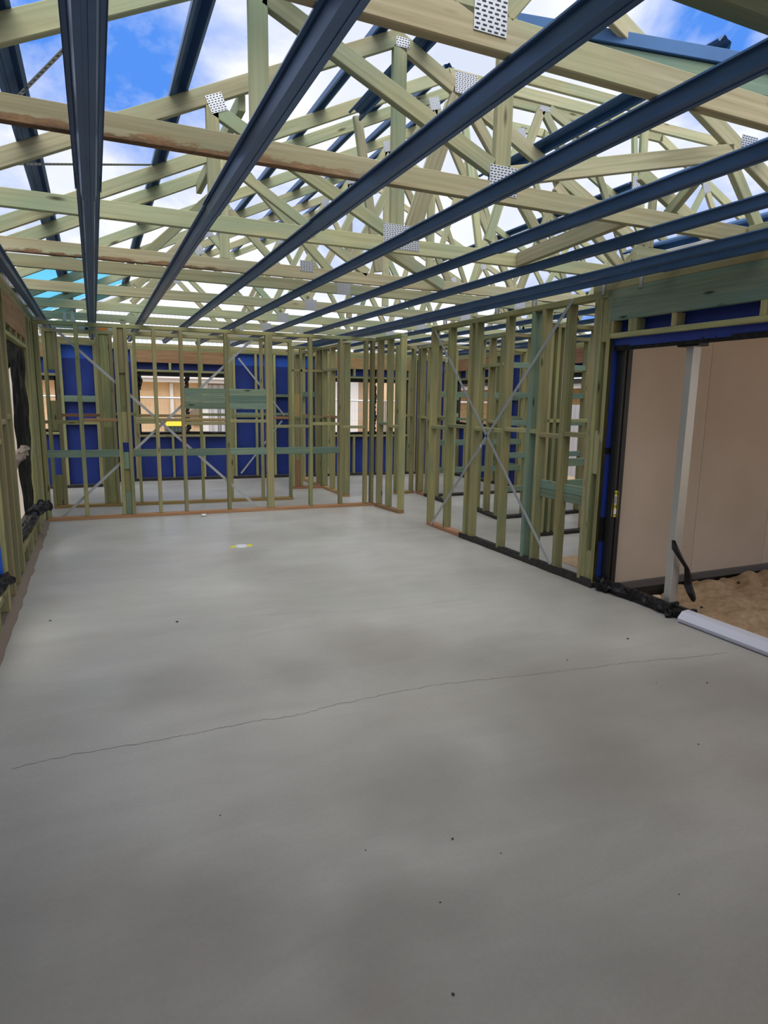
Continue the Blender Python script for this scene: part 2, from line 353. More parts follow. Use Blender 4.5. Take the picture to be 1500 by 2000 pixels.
# left outside wall (inner face X=-0.61); u = distance from Y=1.0
wl = Wall('wall_left', (-0.61, 1.0), (-0.61, 8.92), 'outside timber wall frame with tall black-lined window opening along room side')
YL = lambda y: y-1.0
wl.member('bottom_plate', 0, wl.len, 0, 0.045, m='grey_mud')
wl.member('top_plate', 0, wl.len, 2.335, 2.39); wl.member('top_plate', 0, wl.len, 2.39, 2.45)
for y in (4.93, 5.28, 5.62, 5.95): wl.stud(YL(y), 0.045, 2.335)
wl.stud(YL(7.72), 0.045, 2.335); wl.stud(YL(7.80), 0.045, 2.335)
for y in (8.2, 8.5, 8.6, 8.72, 8.86): wl.stud(YL(y), 0.045, 2.335)
wl.stud(YL(3.0)); wl.stud(YL(1.05)); wl.stud(YL(1.6)); wl.stud(YL(2.2))
for (a, b) in ((5.99, 7.72), (3.05, 4.93)):
    lo = wl.member('lintel', YL(a), YL(b), 2.09, 2.335, 0, 0.045, m='brown_board'); lo['label'] = 'deep brown timber lintel board'
    wl.member('head_trimmer', YL(a), YL(b), 1.995, 2.03); wl.member('sill_trimmer', YL(a), YL(b), 0.195, 0.235)
    n = 5
    for i in range(n):
        y = a + (b-a-0.04)*i/(n-1); wl.stud(YL(y), 2.03, 2.09, 0.035); wl.stud(YL(y), 0.045, 0.195, 0.035)
for (a, b, z) in ((4.97, 5.28, 1.17), (5.32, 5.62, 1.30), (5.66, 5.95, 1.33), (8.24, 8.5, 1.28), (8.24, 8.5, 0.80)): wl.nog(YL(a), YL(b), z)
# blue wrap on the outside of the left wall with openings left free
for (y0, y1, z0, z1) in ((4.93, 5.99, 0, 2.4), (7.75, 8.95, 0, 2.4), (1.0, 3.05, 0, 2.4), (5.99, 7.75, 2.0, 2.4), (3.05, 4.93, 2.0, 2.4), (5.99, 7.75, 0, 0.2), (3.05, 4.93, 0, 0.2)):
    wl.member('wall_wrap', YL(y0), YL(y1), z0, z1, 0.092, 0.096, m='blue_wrap', bev=0)
def crumple(name, pts, rad, m, parent=None, seed=0, n=10, flat=1.0, label=None):
    """a crumpled strip of film around a path"""
    bm = bmesh.new(); rings = []; r_ = random.Random(seed); L_ = len(pts)
    fine = []
    for a, b in zip(pts, pts[1:]):
        for i in range(6): fine.append(Vector(a).lerp(Vector(b), i/6))
    fine.append(Vector(pts[-1]))
    for i, p in enumerate(fine):
        d = (fine[min(i+1, len(fine)-1)]-fine[max(i-1, 0)]).normalized(); a = d.orthogonal().normalized(); c = d.cross(a); tt = i/(len(fine)-1)
        rr = rad[0]+(rad[1]-rad[0])*tt if isinstance(rad, tuple) else rad
        rings.append([bm.verts.new(p + (a*math.cos(6.2832*k/n) + c*math.sin(6.2832*k/n)*flat)*rr*r_.uniform(0.55, 1.25)) for k in range(n)])
    for i in range(len(rings)-1):
        for k in range(n): bm.faces.new((rings[i][k], rings[i][(k+1) % n], rings[i+1][(k+1) % n], rings[i+1][k]))
    bm.faces.new(rings[0][::-1]); bm.faces.new(rings[-1])
    o = bmobj(name, bm, m, parent)
    if label: o['label'] = label
    return o
def sheet(name, quad, m, parent=None, nx=10, nz=24, amp=0.03, seed=0, label=None):
    """wrinkled film sheet across a quad p00,p10,p11,p01"""
    a, b, c, d = [Vector(q) for q in quad]; nrm = (b-a).cross(d-a).normalized(); vs = []; fs = []
    for j in range(nz+1):
        for i in range(nx+1):
            u, v = i/nx, j/nz; p = a.lerp(b, u).lerp(d.lerp(c, u), v)
            pz = Vector((p.x, p.y, p.z*0.3)); vs.append(p + nrm*amp*(mnoise.noise(pz*5+Vector((seed, 0, 0)))+0.6*mnoise.noise(pz*17+Vector((0, seed, 0)))))
    for j in range(nz):
        for i in range(nx): k = j*(nx+1)+i; fs.append((k, k+1, k+nx+2, k+nx+1))
    o = rawmesh(name, vs, fs, m, parent); sm = o.modifiers.new('thick', 'SOLIDIFY'); sm.thickness = 0.002
    if label: o['label'] = label
    return o
def wing_window(name, y0, y1, label, seed):
    w = thing(name, (-0.66, y0, 0.235), label, 'window opening', kind='structure')
    bm = bmesh.new(); x0, x1 = -0.735, -0.70
    for (a, b) in (((x0, y0, 0.235), (x1, y0+0.05, 1.995)), ((x0, y1-0.05, 0.235), (x1, y1, 1.995)), ((x0, y0, 1.93), (x1, y1, 1.995)), ((x0, y0, 0.235), (x1, y1, 0.29))):
        addbox(bm, a, b)
    bmobj('frame', bm, 'black_frame', w)
    sheet('film', ((-0.72, y0+0.55, 0.25), (-0.66, y0+0.05, 0.25), (-0.66, y0+0.05, 1.98), (-0.72, y0+0.95, 1.98)), 'film_black', w, 10, 24, 0.03, seed)
    sheet('film', ((-0.72, y1-0.33, 0.3), (-0.64, y1-0.03, 0.3), (-0.63, y1-0.03, 1.98), (-0.72, y1-0.42, 1.98)), 'film_black', w, 12, 24, 0.03, seed+3)
    sheet('film', ((-0.80, y0, 1.8), (-0.80, y1, 1.7), (-0.66, y1, 1.98), (-0.66, y0, 1.98)), 'film_black', w, 20, 6, 0.05, seed+5)
    return w
w1 = wing_window('window_1', 5.99, 7.72, 'window opening lined with torn black plastic film in left wall beside corner', 1)
w2 = wing_window('window_2', 3.05, 4.93, 'window opening with blue wrap at sill, left wall end away from partition', 11)
crumple('film', [(-0.74, 6.3, 0.85), (-0.70, 6.9, 0.92), (-0.66, 7.4, 0.98)], 0.05, 'grey_mud', w1, 4, label='muddy strip of grey film across opening')
crumple('film', [(-0.68, 6.3, 0.26), (-0.64, 6.9, 0.29), (-0.62, 7.35, 0.33)], 0.045, 'film_black', w1, 5)
crumple('film', [(-0.63, 7.25, 0.33), (-0.57, 7.45, 0.38), (-0.52, 7.62, 0.36)], 0.06, 'film_black', w1, 6, label='crumpled bunch of black film on sill')
for k in range(3): beam(w1, 'blue_flashing', (-0.66+0.02*k, 7.1, 0.245+0.004*k), (-0.655+0.02*k, 7.72, 0.245+0.004*k), 0.014, 0.006, 'blue_wrap_bright', bev=0)
for (z0, z1) in ((1.45, 1.72), (1.25, 1.38), (0.75, 1.15), (0.55, 0.68), (0.35, 0.48)):
    beam(w1, 'blue_tape', (-0.705, 7.71, z0), (-0.705, 7.71, z1), 0.05, 0.012, 'blue_wrap_bright', up=(0, 1, 0), bev=0)
sheet('blue_flap', ((-0.70, 4.86, 0.28), (-0.63, 4.9, 0.28), (-0.64, 4.9, 0.92), (-0.72, 4.82, 1.0)), 'blue_wrap_bright', w2, 6, 12, 0.03, 8)
crumple('film', [(-0.66, 4.6, 0.27), (-0.63, 4.75, 0.30), (-0.61, 4.88, 0.28)], 0.045, 'film_black', w2, 9)
# mud along the foot of the left wall
def mud():
    vs = []; fs = []; n = 80
    for i in range(n+1):
        y = 3.6+(8.55-3.6)*i/n; w = 0.035+0.03*abs(mnoise.noise(Vector((y*3, 0, 0)))); h = 0.05+0.03*mnoise.noise(Vector((y*5, 3, 0)))
        vs += [(-0.62, y, h), (-0.61+w*0.5, y, h*0.8), (-0.61+w, y, 0.001)]
        if i: k = 3*i; fs += [(k-3, k-2, k+1, k), (k-2, k-1, k+2, k+1)]
    o = rawmesh('damp_course', vs, fs, 'grey_mud', wl.root, True); o['label'] = 'muddy strip of membrane folded along wall foot'
mud()

# first partition across the room
pp = Wall('wall_partition', (-0.60, 8.64), (3.66, 8.475), 'open stud partition with cross braces and orange-brown bottom plate facing concrete room')
pp.plates(2.335, 0.045)
for x in (-0.18, 0.25, 0.365, 0.69, 1.01, 1.565, 2.10, 2.145, 2.69, 3.125, 3.50, 3.60): pp.stud(x+0.60, w=0.045)
pp.stud(0.0, w=0.045)
for i, (z0, z1, m) in enumerate(((0.045, 0.33, 'green_board'), (0.62, 0.83, 'green_board'), (0.95, 1.33, PS), (1.80, 2.335, PS))): pp.member('packer', 0.895, 0.965, z0, z1, 0.02, 0.055, m=m)
pp.member('packer', 0.895, 0.965, 0.33, 0.62, 0.05, 0.08); pp.member('packer', 0.895, 0.965, 1.33, 1.80, 0.05, 0.08)
bays = [-0.555, -0.18, 0.25, 0.41, 0.69, 1.01, 1.565, 2.10, 2.69, 3.125]
st = [-0.6, -0.18, 0.25, 0.365, 0.69, 1.01, 1.565, 2.10, 2.69, 3.125, 3.5]
for a, b in zip(st, st[1:]):
    if (a, b) == (0.25, 0.365) or a > 3.1: continue
    w = 0.09 if a == 2.10 else 0.045
    o = pp.member('nogging', a+0.6+w, b+0.6, 0.775, 0.865, 0.0, 0.035, m='green_board')
for a, b, z, m in ((-0.6, -0.18, 1.185, PS), (-0.18, 0.25, 1.21, 'plate_pine'), (0.41, 0.69, 1.185, PS), (0.41, 0.69, 1.225, PS), (0.69, 1.01, 1.215, PS), (1.01, 1.565, 1.17, PS), (1.01, 1.565, 1.215, 'brown_board'), (1.565, 2.10, 1.20, PS), (2.19, 2.69, 1.13, PS), (2.69, 3.125, 1.165, PS), (3.17, 3.5, 1.12, PS)):
    pp.nog(a+0.645 if a not in (2.19, 3.17) else a+0.6, b+0.6, z, m=m)
for (a, b) in ((1.01, 1.565), (1.565, 2.10)):
    for i in range(3): pp.member('backing_board', a+0.645, b+0.6, 1.375+i*0.088, 1.375+i*0.088+0.086, 0.0, 0.035, m='green_board')
for A, B in (((104, 640), (507, 994)), ((121, 1012), (494, 662))):
    bk = [pp.p0+pp.nrm*0.092, pp.p1+pp.nrm*0.092]
    pp.strap(*[((p-pp.p0).dot(pp.dir), p.z) for p in (onp(*A, *bk), onp(*B, *bk))], v=0.092)
# wing wall at the end of the partition
wg = Wall('wall_return', (3.63, 8.43), (3.70, 7.74), 'short open stud return wall at end of cross-braced partition', flip=False)
wg.plates(2.335, 0.045)
for u in (0.05, 0.32, 0.648): wg.stud(u)
wg.nog(0.09, 0.32, 1.18, m='green_board'); wg.nog(0.36, 0.648, 1.15)

# right wall with crossed straps (inner face X=3.70)
wr = Wall('wall_right', (3.70, 6.93), (3.70, 3.98), 'open stud wall with crossed steel straps and black-wrapped bottom plate beside door opening')
YR = lambda y: 6.93-y
wr.member('top_plate', 0, wr.len, 2.335, 2.385)
wr.member('bottom_plate', 0, 0.82, 0, 0.045, m='plate_pine'); wr.member('bottom_plate', 0.82, wr.len, 0.004, 0.05, -0.004, 0.094, m='dpc_black', bev=0.008)
for y, m in ((6.93, PS), (6.52, PS), (6.07, PS), (5.96, PS), (5.40, PS), (4.99, 'green_board'), (4.84, PS), (4.51, PS), (4.17, PS), (4.125, PS), (4.02, PS)):
    wr.stud(YR(y), 0.045, 2.335, 0.042, m=m)
for a, b, z in ((6.89, 6.52, 1.195), (6.48, 6.07, 1.225), (5.92, 5.40, 1.215), (5.36, 4.99, 1.235), (4.95, 4.84, 1.235), (4.80, 4.51, 1.21), (4.47, 4.17, 1.235)): wr.nog(YR(a), YR(b), z)
for z0, z1 in ((0.66, 0.735), (0.738, 0.815)): wr.member('backing_board', YR(4.80), YR(4.17), z0, z1, 0.05, 0.085, m='green_board')
for z0, z1 in ((0.05, 0.30), (0.95, 1.30), (2.0, 2.335)): wr.member('packer', YR(4.083), YR(4.02), z0, z1, 0.01, 0.08)
wr.strap(wr.px(850, 645), wr.px(1075, 1103)); wr.strap(wr.px(842, 1024), wr.px(1120, 585))
sbk = beam(wr.root, 'strap_tensioner', wr.P(*(lambda u, z: (u, -0.008, z))(*wr.px(940, 871))), wr.P(*(lambda u, z: (u, -0.008, z))(*wr.px(934, 880))), 0.008, 0.035, 'galv', up=(0, 1, 0)); sbk['label'] = 'bright steel strap tensioner'
sheet('damp_course', [wr.P(0.80, -0.006, 0.001), wr.P(wr.len, -0.006, 0.001), wr.P(wr.len, -0.004, 0.075), wr.P(0.80, -0.004, 0.06)], 'dpc_black', wr.root, 60, 4, 0.012, 3)
# door part of the right wall
wd = Wall('wall_door', (3.70, 3.98), (3.70, 1.0), 'door wall with deep green-stained lintel above opening onto sand')
YD = lambda y: 3.98-y
wd.member('top_plate', -0.22, wd.len, 2.385, 2.45)
o = wd.member('lintel', -0.05, wd.len, 2.15, 2.385, 0, 0.045, m='lintel_board'); o['label'] = 'deep green-stained timber lintel'
wd.member('head_trimmer', 0.0, wd.len, 2.02, 2.058)
for y, w in ((3.99, 0.04), (3.80, 0.042), (3.76, 0.042), (3.40, 0.042), (2.74, 0.042), (2.2, 0.042)): wd.stud(YD(y), 2.058, 2.15, w)
wd.stud(YD(1.1)); wd.stud(YD(1.05)); wd.stud(-0.04, 0.05, 2.385)
wd.member('wall_wrap', 0, wd.len, 2.0, 2.45, 0.091, 0.095, m='blue_wrap', bev=0)
wd.member('wall_wrap', 0.005, 0.012, 0.0, 2.02, 0.035, 0.10, m='blue_wrap', bev=0)
wd.member('black_tape', 0.003, 0.016, 0.40, 0.60, 0.033, 0.103, m='black_plastic', bev=0); wd.member('black_tape', 0.003, 0.016, 1.12, 1.17, 0.033, 0.103, m='black_plastic', bev=0)
beam(wd.root, 'timber_tie', wd.P(-0.10, -0.006, 2.36), wd.P(-0.10, -0.006, 2.44), 0.003, 0.03, 'strap', up=wd.dir, bev=0)
beam(wd.root, 'timber_tie', wd.P(0.28, -0.006, 2.36), wd.P(0.28, -0.006, 2.45), 0.003, 0.03, 'strap', up=wd.dir, bev=0)

# sliding-door frame standing in the opening
dr = thing('door_1', (3.82, 3.9, 0), 'black aluminium sliding-door frame in opening with alloy mullion post', 'door frame', kind='structure')
beam(dr, 'jamb', (3.82, 3.925, 0.0), (3.82, 3.925, 2.0), 0.10, 0.06, 'black_frame', up=(0, 1, 0))
for dx in (-0.02, 0.02): beam(dr, 'jamb_rib', (3.80+dx, 3.892, 0.0), (3.80+dx, 3.892, 2.0), 0.012, 0.012, 'black_frame', up=(0, 1, 0), bev=0)
beam(dr, 'head', (3.82, 3.955, 1.99), (3.82, 1.1, 1.99), 0.10, 0.05, 'black_frame')
sheet('film', ((3.735, 3.96, 1.955), (3.735, 1.1, 1.955), (3.735, 1.1, 2.03), (3.735, 3.96, 2.03)), 'blue_wrap', dr, 60, 3, 0.012, 5)
sheet('film', ((3.74, 3.96, 1.925), (3.74, 1.1, 1.935), (3.735, 1.1, 1.975), (3.735, 3.96, 1.965)), 'film_black', dr, 60, 3, 0.012, 6)
beam(dr, 'head_bracket', (3.83, 3.40, 1.945), (3.83, 3.22, 1.945), 0.10, 0.05, 'black_plastic')
mul = beam(dr, 'mullion', (3.85, 3.31, 0.05), (3.85, 3.31, 1.97), 0.075, 0.05, 'alloy', up=(0, 1, 0)); mul['label'] = 'bare silver aluminium mullion post'
beam(dr, 'mullion_edge', (3.83, 3.34, 0.05), (3.83, 3.34, 1.97), 0.03, 0.014, 'alloy', up=(0, 1, 0), bev=0.001)
sh = beam(dr, 'mullion_shoe', (3.84, 3.31, 0.0), (3.84, 3.31, 0.075), 0.11, 0.09, 'black_plastic', up=(0, 1, 0))
for k in range(3): beam(sh, 'screw', (3.785, 3.33-0.02*k, 0.06), (3.778, 3.33-0.02*k, 0.06), 0.008, 0.008, 'galv', bev=0)
beam(dr, 'sill_track', (3.79, 3.90, 0.022), (3.79, 3.13, 0.022), 0.09, 0.044, 'black_frame'); beam(dr, 'sill_track', (3.85, 3.90, 0.03), (3.85, 3.13, 0.03), 0.03, 0.06, 'black_frame')
# yellow sticker with a white panel and printed bars
lab = rawmesh('sticker', [(3.770, 3.892, 0.62), (3.83, 3.888, 0.61), (3.83, 3.888, 0.83), (3.775, 3.89, 0.83)], [(0, 1, 2, 3)], 'yellow_label', dr); lab['label'] = 'yellow paper sticker with barcode'
vs = []; fs = []
def patch(x0, x1, z0, z1): k = len(vs); vs.extend([(x0, 3.8868, z0), (x1, 3.8868, z0), (x1, 3.8868, z1), (x0, 3.8868, z1)]); fs.append((k, k+1, k+2, k+3))
patch(3.785, 3.825, 0.72, 0.79); patch(3.787, 3.822, 0.64, 0.68); rawmesh('print_panel', vs, fs, 'white_label', lab)
vs = []; fs = []
for k in range(6):
    x = 3.788+0.006*k; i = len(vs); vs.extend([(x, 3.8862, 0.725), (x+0.003, 3.8862, 0.725), (x+0.003, 3.8862, 0.785), (x, 3.8862, 0.785)]); fs.append((i, i+1, i+2, i+3))
for z in (0.705, 0.697, 0.805, 0.813, 0.63): i = len(vs); vs.extend([(3.786, 3.8862, z), (3.82, 3.8862, z), (3.82, 3.8862, z+0.004), (3.786, 3.8862, z+0.004)]); fs.append((i, i+1, i+2, i+3))
rawmesh('barcode', vs, fs, 'ink', lab)
crumple('black_tape', [(3.72, 3.93, 0.05), (3.74, 3.80, 0.06), (3.77, 3.62, 0.045)], (0.06, 0.04), 'film_black', dr, 21, label='crumpled black film over the door track')
crumple('black_tape', [(3.77, 3.62, 0.045), (3.76, 3.40, 0.05), (3.75, 3.22, 0.05)], 0.042, 'film_black', dr, 22, flat=0.7)
crumple('black_tape', [(3.70, 3.22, 0.025), (3.76, 3.17, 0.035), (3.86, 3.08, 0.06)], (0.045, 0.02), 'film_black', dr, 23)
# ribbon of black tape hanging off the mullion
rb = []
for (x, y, w) in ((1315, 1055, .016), (1321, 1072, .034), (1328, 1090, .026), (1338, 1108, .022), (1345, 1126, .038), (1345, 1142, .042), (1347, 1158, .04), (1352, 1170, .028), (1355, 1175, .012)):
    p = on(x, y, 'Y', 3.26 if y < 1060 else 3.24); rb.append((p, w))
vs = []; fs = []
for i, (p, w) in enumerate(rb):
    q = 0.012*math.sin(i*1.7); vs += [p+Vector((-w, q, 0.004)), p+Vector((0, -0.015+q, 0)), p+Vector((w, q, -0.004))]
    if i: k = 3*i; fs += [(k-3, k-2, k+1, k), (k-2, k-1, k+2, k+1)]
tape = rawmesh('hanging_tape', vs, fs, 'film_black', dr); mo = tape.modifiers.new('t', 'SOLIDIFY'); mo.thickness = 0.004; tape['label'] = 'loose black tape hanging from mullion'
# white sill length on the slab
ws = thing('sill_extrusion', (3.72, 2.2, 0), 'long white aluminium sill lying along door opening beside sand', 'door sill')
bm = bmesh.new(); prof = [(3.70, 0.001), (3.69, 0.03), (3.73, 0.075), (3.79, 0.08), (3.79, 0.001)]
for ya, yb in ((3.10, 0.9),):
    A = [bm.verts.new((x, ya, z)) for x, z in prof]; Bv = [bm.verts.new((x, yb, z)) for x, z in prof]
    for i in range(len(prof)): bm.faces.new((A[i], A[(i+1) % 5], Bv[(i+1) % 5], Bv[i]))
    bm.faces.new(A[::-1]); bm.faces.new(Bv)
bmobj('sill_body', bm, 'powder_white', ws); beam(ws, 'sill_base', (3.735, 3.09, 0.0015), (3.735, 0.9, 0.0015), 0.10, 0.003, 'dark_flash', bev=0)

# pale panel wall outside the door opening (Y=3.98 face)
hp = thing('wall_alfresco', (3.9, 4.0, 0), 'flat pale beige panel cladding behind the open doorway over dark base channel', 'wall', kind='structure')
xs = [3.90, 4.86, 5.82, 6.78, 7.74]
for a, b in zip(xs, xs[1:]): beam(hp, 'cladding_panel', (a+0.0015, 4.02, 1.24), (b-0.0015, 4.02, 1.24), 0.06, 2.46, 'panel', bev=0.002)
beam(hp, 'base_channel', (3.9, 4.01, -0.015), (7.74, 4.01, -0.015), 0.10, 0.06, 'dark_flash'); beam(hp, 'channel_shadow', (3.9, 4.04, -0.10), (7.74, 4.04, -0.10), 0.06, 0.16, 'dpc_black')  # black box below the channel stands in for the shadow there
beam(hp, 'head_flashing', (3.9, 4.0, 2.49), (7.74, 4.0, 2.49), 0.10, 0.05, 'dark_flash')

# second partition, robe walls, hall walls
p2 = Wall('wall_inner', (-0.58, 9.645), (2.70, 9.385), 'second open stud partition standing behind cross-braced partition')
p2.plates(2.335, 0.045)
for u in (0.0, 0.13, 0.64, 0.80, 1.10, 1.95, 2.36, 2.82, 2.90, 3.24): p2.stud(u, w=0.04)
for (a, b, z0, z1) in ((0.04, 0.13, 0.045, 0.45), (0.04, 0.13, 1.05, 1.45), (0.04, 0.13, 1.85, 2.335), (0.68, 0.80, 0.045, 0.5), (0.68, 0.80, 0.5, 1.1), (0.68, 0.80, 1.1, 2.335)): p2.member('packer', a, b, z0, z1, 0.02, 0.07)
for (a, b, z, m) in ((0.17, 0.64, 1.24, 'plate_pine'), (0.84, 1.10, 1.26, PS), (1.14, 1.95, 1.24, 'plate_pine'), (1.99, 2.36, 1.26, PS), (2.40, 2.82, 1.24, PS), (2.94, 3.24, 1.22, 'brown_board')): p2.nog(a, b, z, m=m)
lv = thing('spirit_level', p2.P(0.6, 0.03, 2.38), 'silver spirit level with an orange block resting on partition top plate', 'spirit level')
beam(lv, 'level_body', p2.P(0.42, 0.03, 2.40), p2.P(1.02, 0.03, 2.40), 0.022, 0.04, 'alloy'); beam(lv, 'level_block', p2.P(0.68, 0.025, 2.405), p2.P(0.80, 0.025, 2.405), 0.034, 0.05, 'orange_plastic')
beam(lv, 'level_vial', p2.P(0.52, 0.02, 2.40), p2.P(0.56, 0.02, 2.40), 0.03, 0.03, 'black_plastic')
rbw = Wall('wall_robe', (3.60, 12.05), (3.63, 9.40), 'long open stud robe wall running back to blue-wrapped wall', flip=True)
rbw.plates(2.335, 0.045)
for u in (0.0, 0.35, 0.8, 1.25, 1.45, 1.57, 1.95, 2.3, 2.56, 2.61): rbw.stud(u)
for a, b, z in ((0.04, 0.35, 1.2), (0.39, 0.8, 1.2), (0.84, 1.25, 1.2), (1.61, 1.95, 1.22), (1.99, 2.3, 1.22)): rbw.nog(a, b, z, m='brown_board')
rbw.member('head_trimmer', 1.1, 2.56, 1.98, 2.02); rbw.member('nogging', 0.4, 1.25, 1.56, 1.65, m='green_board')
rs = Wall('wall_stub', (3.02, 10.53), (3.60, 10.47), 'short stub of open studs joining long robe wall')
rs.plates(2.335, 0.045)
for u in (0.0, 0.14, 0.3, 0.53): rs.stud(u)
rs.member('packer', 0.04, 0.14, 0.045, 0.5, 0.02, 0.07, m='brown_board'); rs.member('packer', 0.04, 0.14, 1.2, 1.6, 0.02, 0.07, m='brown_board'); rs.nog(0.0, 0.55, 1.2); rs.member('head_trimmer', 0, 0.58, 1.97, 2.005)
ha = Wall('wall_hall', (4.80, 9.42), (4.74, 8.33), 'open stud hall wall with doubled corner studs beyond passage opening')
ha.plates(2.335, 0.045, u1=0.35); ha.member('top_plate', 0.35, ha.len, 2.335, 2.38); ha.member('bottom_plate', 0.35, ha.len, 0, 0.05, m='dpc_black')
for u in (0.0, 0.1, 0.36, 0.68, 1.045): ha.stud(u)
ha.nog(0.04, 0.36, 1.24); ha.nog(0.4, 0.68, 1.21); ha.nog(0.72, 1.045, 1.26)
hb = Wall('wall_linen', (4.44, 9.40), (4.80, 9.44), 'narrow stud stub facing the hall beside doubled corner')
hb.plates(2.335, 0.045)
for u in (0.0, 0.3): hb.stud(u)
hb.nog(0.04, 0.3, 1.26)
hc = Wall('wall_bath', (4.80, 8.93), (6.74, 8.93), 'stud bathroom wall on black-wrapped bottom plate with horizontal boards')
hc.plates(2.335, 0.045, bot='dpc_black')
for u in (0.42, 0.85, 1.3, 1.75): hc.stud(u)
for z in (0.38, 0.82, 1.22, 1.58): hc.member('nogging', 0.0, 1.9, z, z+(0.09 if z != 1.22 else 0.04), 0.02, 0.06, m='green_board')
hd = Wall('wall_laundry', (4.83, 7.66), (4.72, 6.90), 'pair of hall studs on a black-wrapped plate behind crossed straps')
hd.plates(2.335, 0.045, bot='dpc_black')
for u in (0.0, 0.33, 0.70): hd.stud(u)
hd.nog(0.04, 0.33, 1.26); hd.nog(0.37, 0.70, 1.24); hd.member('nogging', 0, 0.76, 1.97, 2.01)
he = Wall('wall_store', (4.73, 6.90), (6.74, 6.94), 'cross wall of studs on black-wrapped plate with boards and wrapped blue behind')
he.plates(2.335, 0.045, bot='dpc_black')
for u in (0.0, 0.42, 0.95, 1.35, 1.8): he.stud(u)
for z in (0.36, 0.80, 1.22, 1.58, 1.95): he.member('nogging', 0.04, 2.0, z, z+0.07, 0.02, 0.06, m='green_board')
hf = Wall('wall_entry', (4.60, 5.83), (6.74, 5.83), 'cross wall of doubled studs on black-wrapped plate nearest the door wall')
hf.plates(2.335, 0.045, bot='dpc_black')
for u in (0.0, 0.09, 0.18, 0.62, 1.05, 1.6): hf.stud(u)
hf.member('nogging', 0.0, 2.1, 1.30, 1.34); hf.member('nogging', 0.22, 2.1, 0.55, 0.64, 0.02, 0.06, m='green_board'); hf.member('nogging', 0.22, 2.1, 0.80, 0.89, 0.02, 0.06, m='green_board')

# ---- outside back walls with blue wrap
def wrapped(name, p0, p1, label, studs, wins, flip=False, top=2.335):
    w = Wall(name, p0, p1, label, flip=flip)
    w.member('top_plate', 0, w.len, top, top+0.06); w.member('top_plate', 0, w.len, top+0.06, top+0.115); w.member('bottom_plate', 0, w.len, 0, 0.05, m='dpc_black')
    spans = [(a, b) for a, b, _, _ in wins]
    for u in studs:
        hit = [s for s in wins if s[0]-0.02 < u < s[1]-0.02]
        if not hit: w.stud(u, 0.05, top)
        else:
            _, _, z0, z1 = hit[0]; w.stud(u, 0.05, z0-0.04); w.stud(u, z1+0.04, 2.12)
    xs_ = sorted({0, w.len, *[a for a, *_ in wins], *[b for _, b, *_ in wins]})
    for a, b in zip(xs_, xs_[1:]):
        s = [k for k in wins if k[0] <= a+1e-6 and k[1] >= b-1e-6]
        zz = [(0.05, 2.12)] if not s else [(0.05, s[0][2]), (s[0][3], 2.12)]
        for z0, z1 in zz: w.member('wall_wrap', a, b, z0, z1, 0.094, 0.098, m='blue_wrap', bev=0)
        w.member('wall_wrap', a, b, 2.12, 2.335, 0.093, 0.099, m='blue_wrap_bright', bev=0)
    for (a, b, z0, z1) in wins:
        w.stud(a-0.085, 0.05, top); w.stud(a-0.04, 0.05, top); w.stud(b, 0.05, top); w.stud(b+0.045, 0.05, top)
        o = w.member('lintel', a, b, 2.12, top, 0, 0.045, m='brown_board'); o['label'] = 'pale brown timber lintel board'
        w.member('head_trimmer', a, b, z1, z1+0.04); w.member('sill_trimmer', a, b, z0-0.04, z0)
    return w
def winframe(name, w, a, b, z0, z1, label, mids=(0.5,), seed=0):
    t_ = thing(name, w.P(a, 0.05, z0), label, 'window opening', kind='structure')
    bm = bmesh.new()
    def bb(u0, u1, q0, q1):
        c = [w.P(u, v, z) for u in (u0, u1) for v in (0.05, 0.12) for z in (q0, q1)]; vsx = [bm.verts.new(p) for p in c]
        for f in ((0, 1, 3, 2), (4, 6, 7, 5), (0, 4, 5, 1), (2, 3, 7, 6), (0, 2, 6, 4), (1, 5, 7, 3)): bm.faces.new([vsx[i] for i in f])
    bb(a, b, z0, z0+0.05); bb(a, b, z1-0.07, z1); bb(a, a+0.04, z0, z1); bb(b-0.04, b, z0, z1)
    bmobj('frame', bm, 'black_frame', t_)
    for i, k in enumerate(mids):
        u = a+(b-a)*k; crumple('black_tape', [w.P(u+0.015*math.sin(j*2.1+seed), 0.06, z0+0.04+(z1-z0-0.09)*j/7) for j in range(8)], 0.042, 'film_black', t_, seed+i, 6)
    crumple('film', [w.P(a+0.03, 0.05, z1-0.05), w.P(a+0.06, 0.05, z1-0.16), w.P(a+0.03, 0.05, z1-0.32)], 0.035, 'film_black', t_, seed+5, 7)
    crumple('film', [w.P(a+0.05, 0.05, z0+0.03), w.P((a+b)/2, 0.05, z0+0.045), w.P(b-0.05, 0.05, z0+0.03)], 0.022, 'film_black', t_, seed+6, 6)
    return t_
# back wall left part
probe = Wall('tmp', (-2.4, 11.75), (0.06, 11.75), 'x')
bpy.data.objects.remove(probe.root)
u1, zz1 = probe.px(110, 731); u0, zz0 = probe.px(62, 850)
ba = wrapped('wall_back_side', (-2.4, 11.75), (0.06, 11.75), 'blue-wrapped outside wall with a window, stepped forward from main back wall', (0.0, 0.5, 0.9, 1.9, 2.42), ((u1-1.15, u1, 0.93, 1.83),))
wA = winframe('window_3', ba, u1-1.15, u1, 0.93, 1.83, 'black-framed window opening in stepped-forward blue wall', (), 3)
ba.member('nogging', u1+0.09, 2.42, 1.42, 1.52, m='green_board'); ba.member('nogging', u1+0.09, 2.42, 1.05, 1.10)
bs = Wall('wall_back_step', (0.06, 11.75), (0.06, 12.40), 'narrow blue-wrapped return joining stepped back walls', flip=True); bs.member('wall_wrap', 0, bs.len, 0, 2.335, 0.05, 0.055, m='blue_wrap', bev=0); bs.stud(0.0); bs.stud(0.3); bs.member('top_plate', 0, bs.len, 2.335, 2.45)
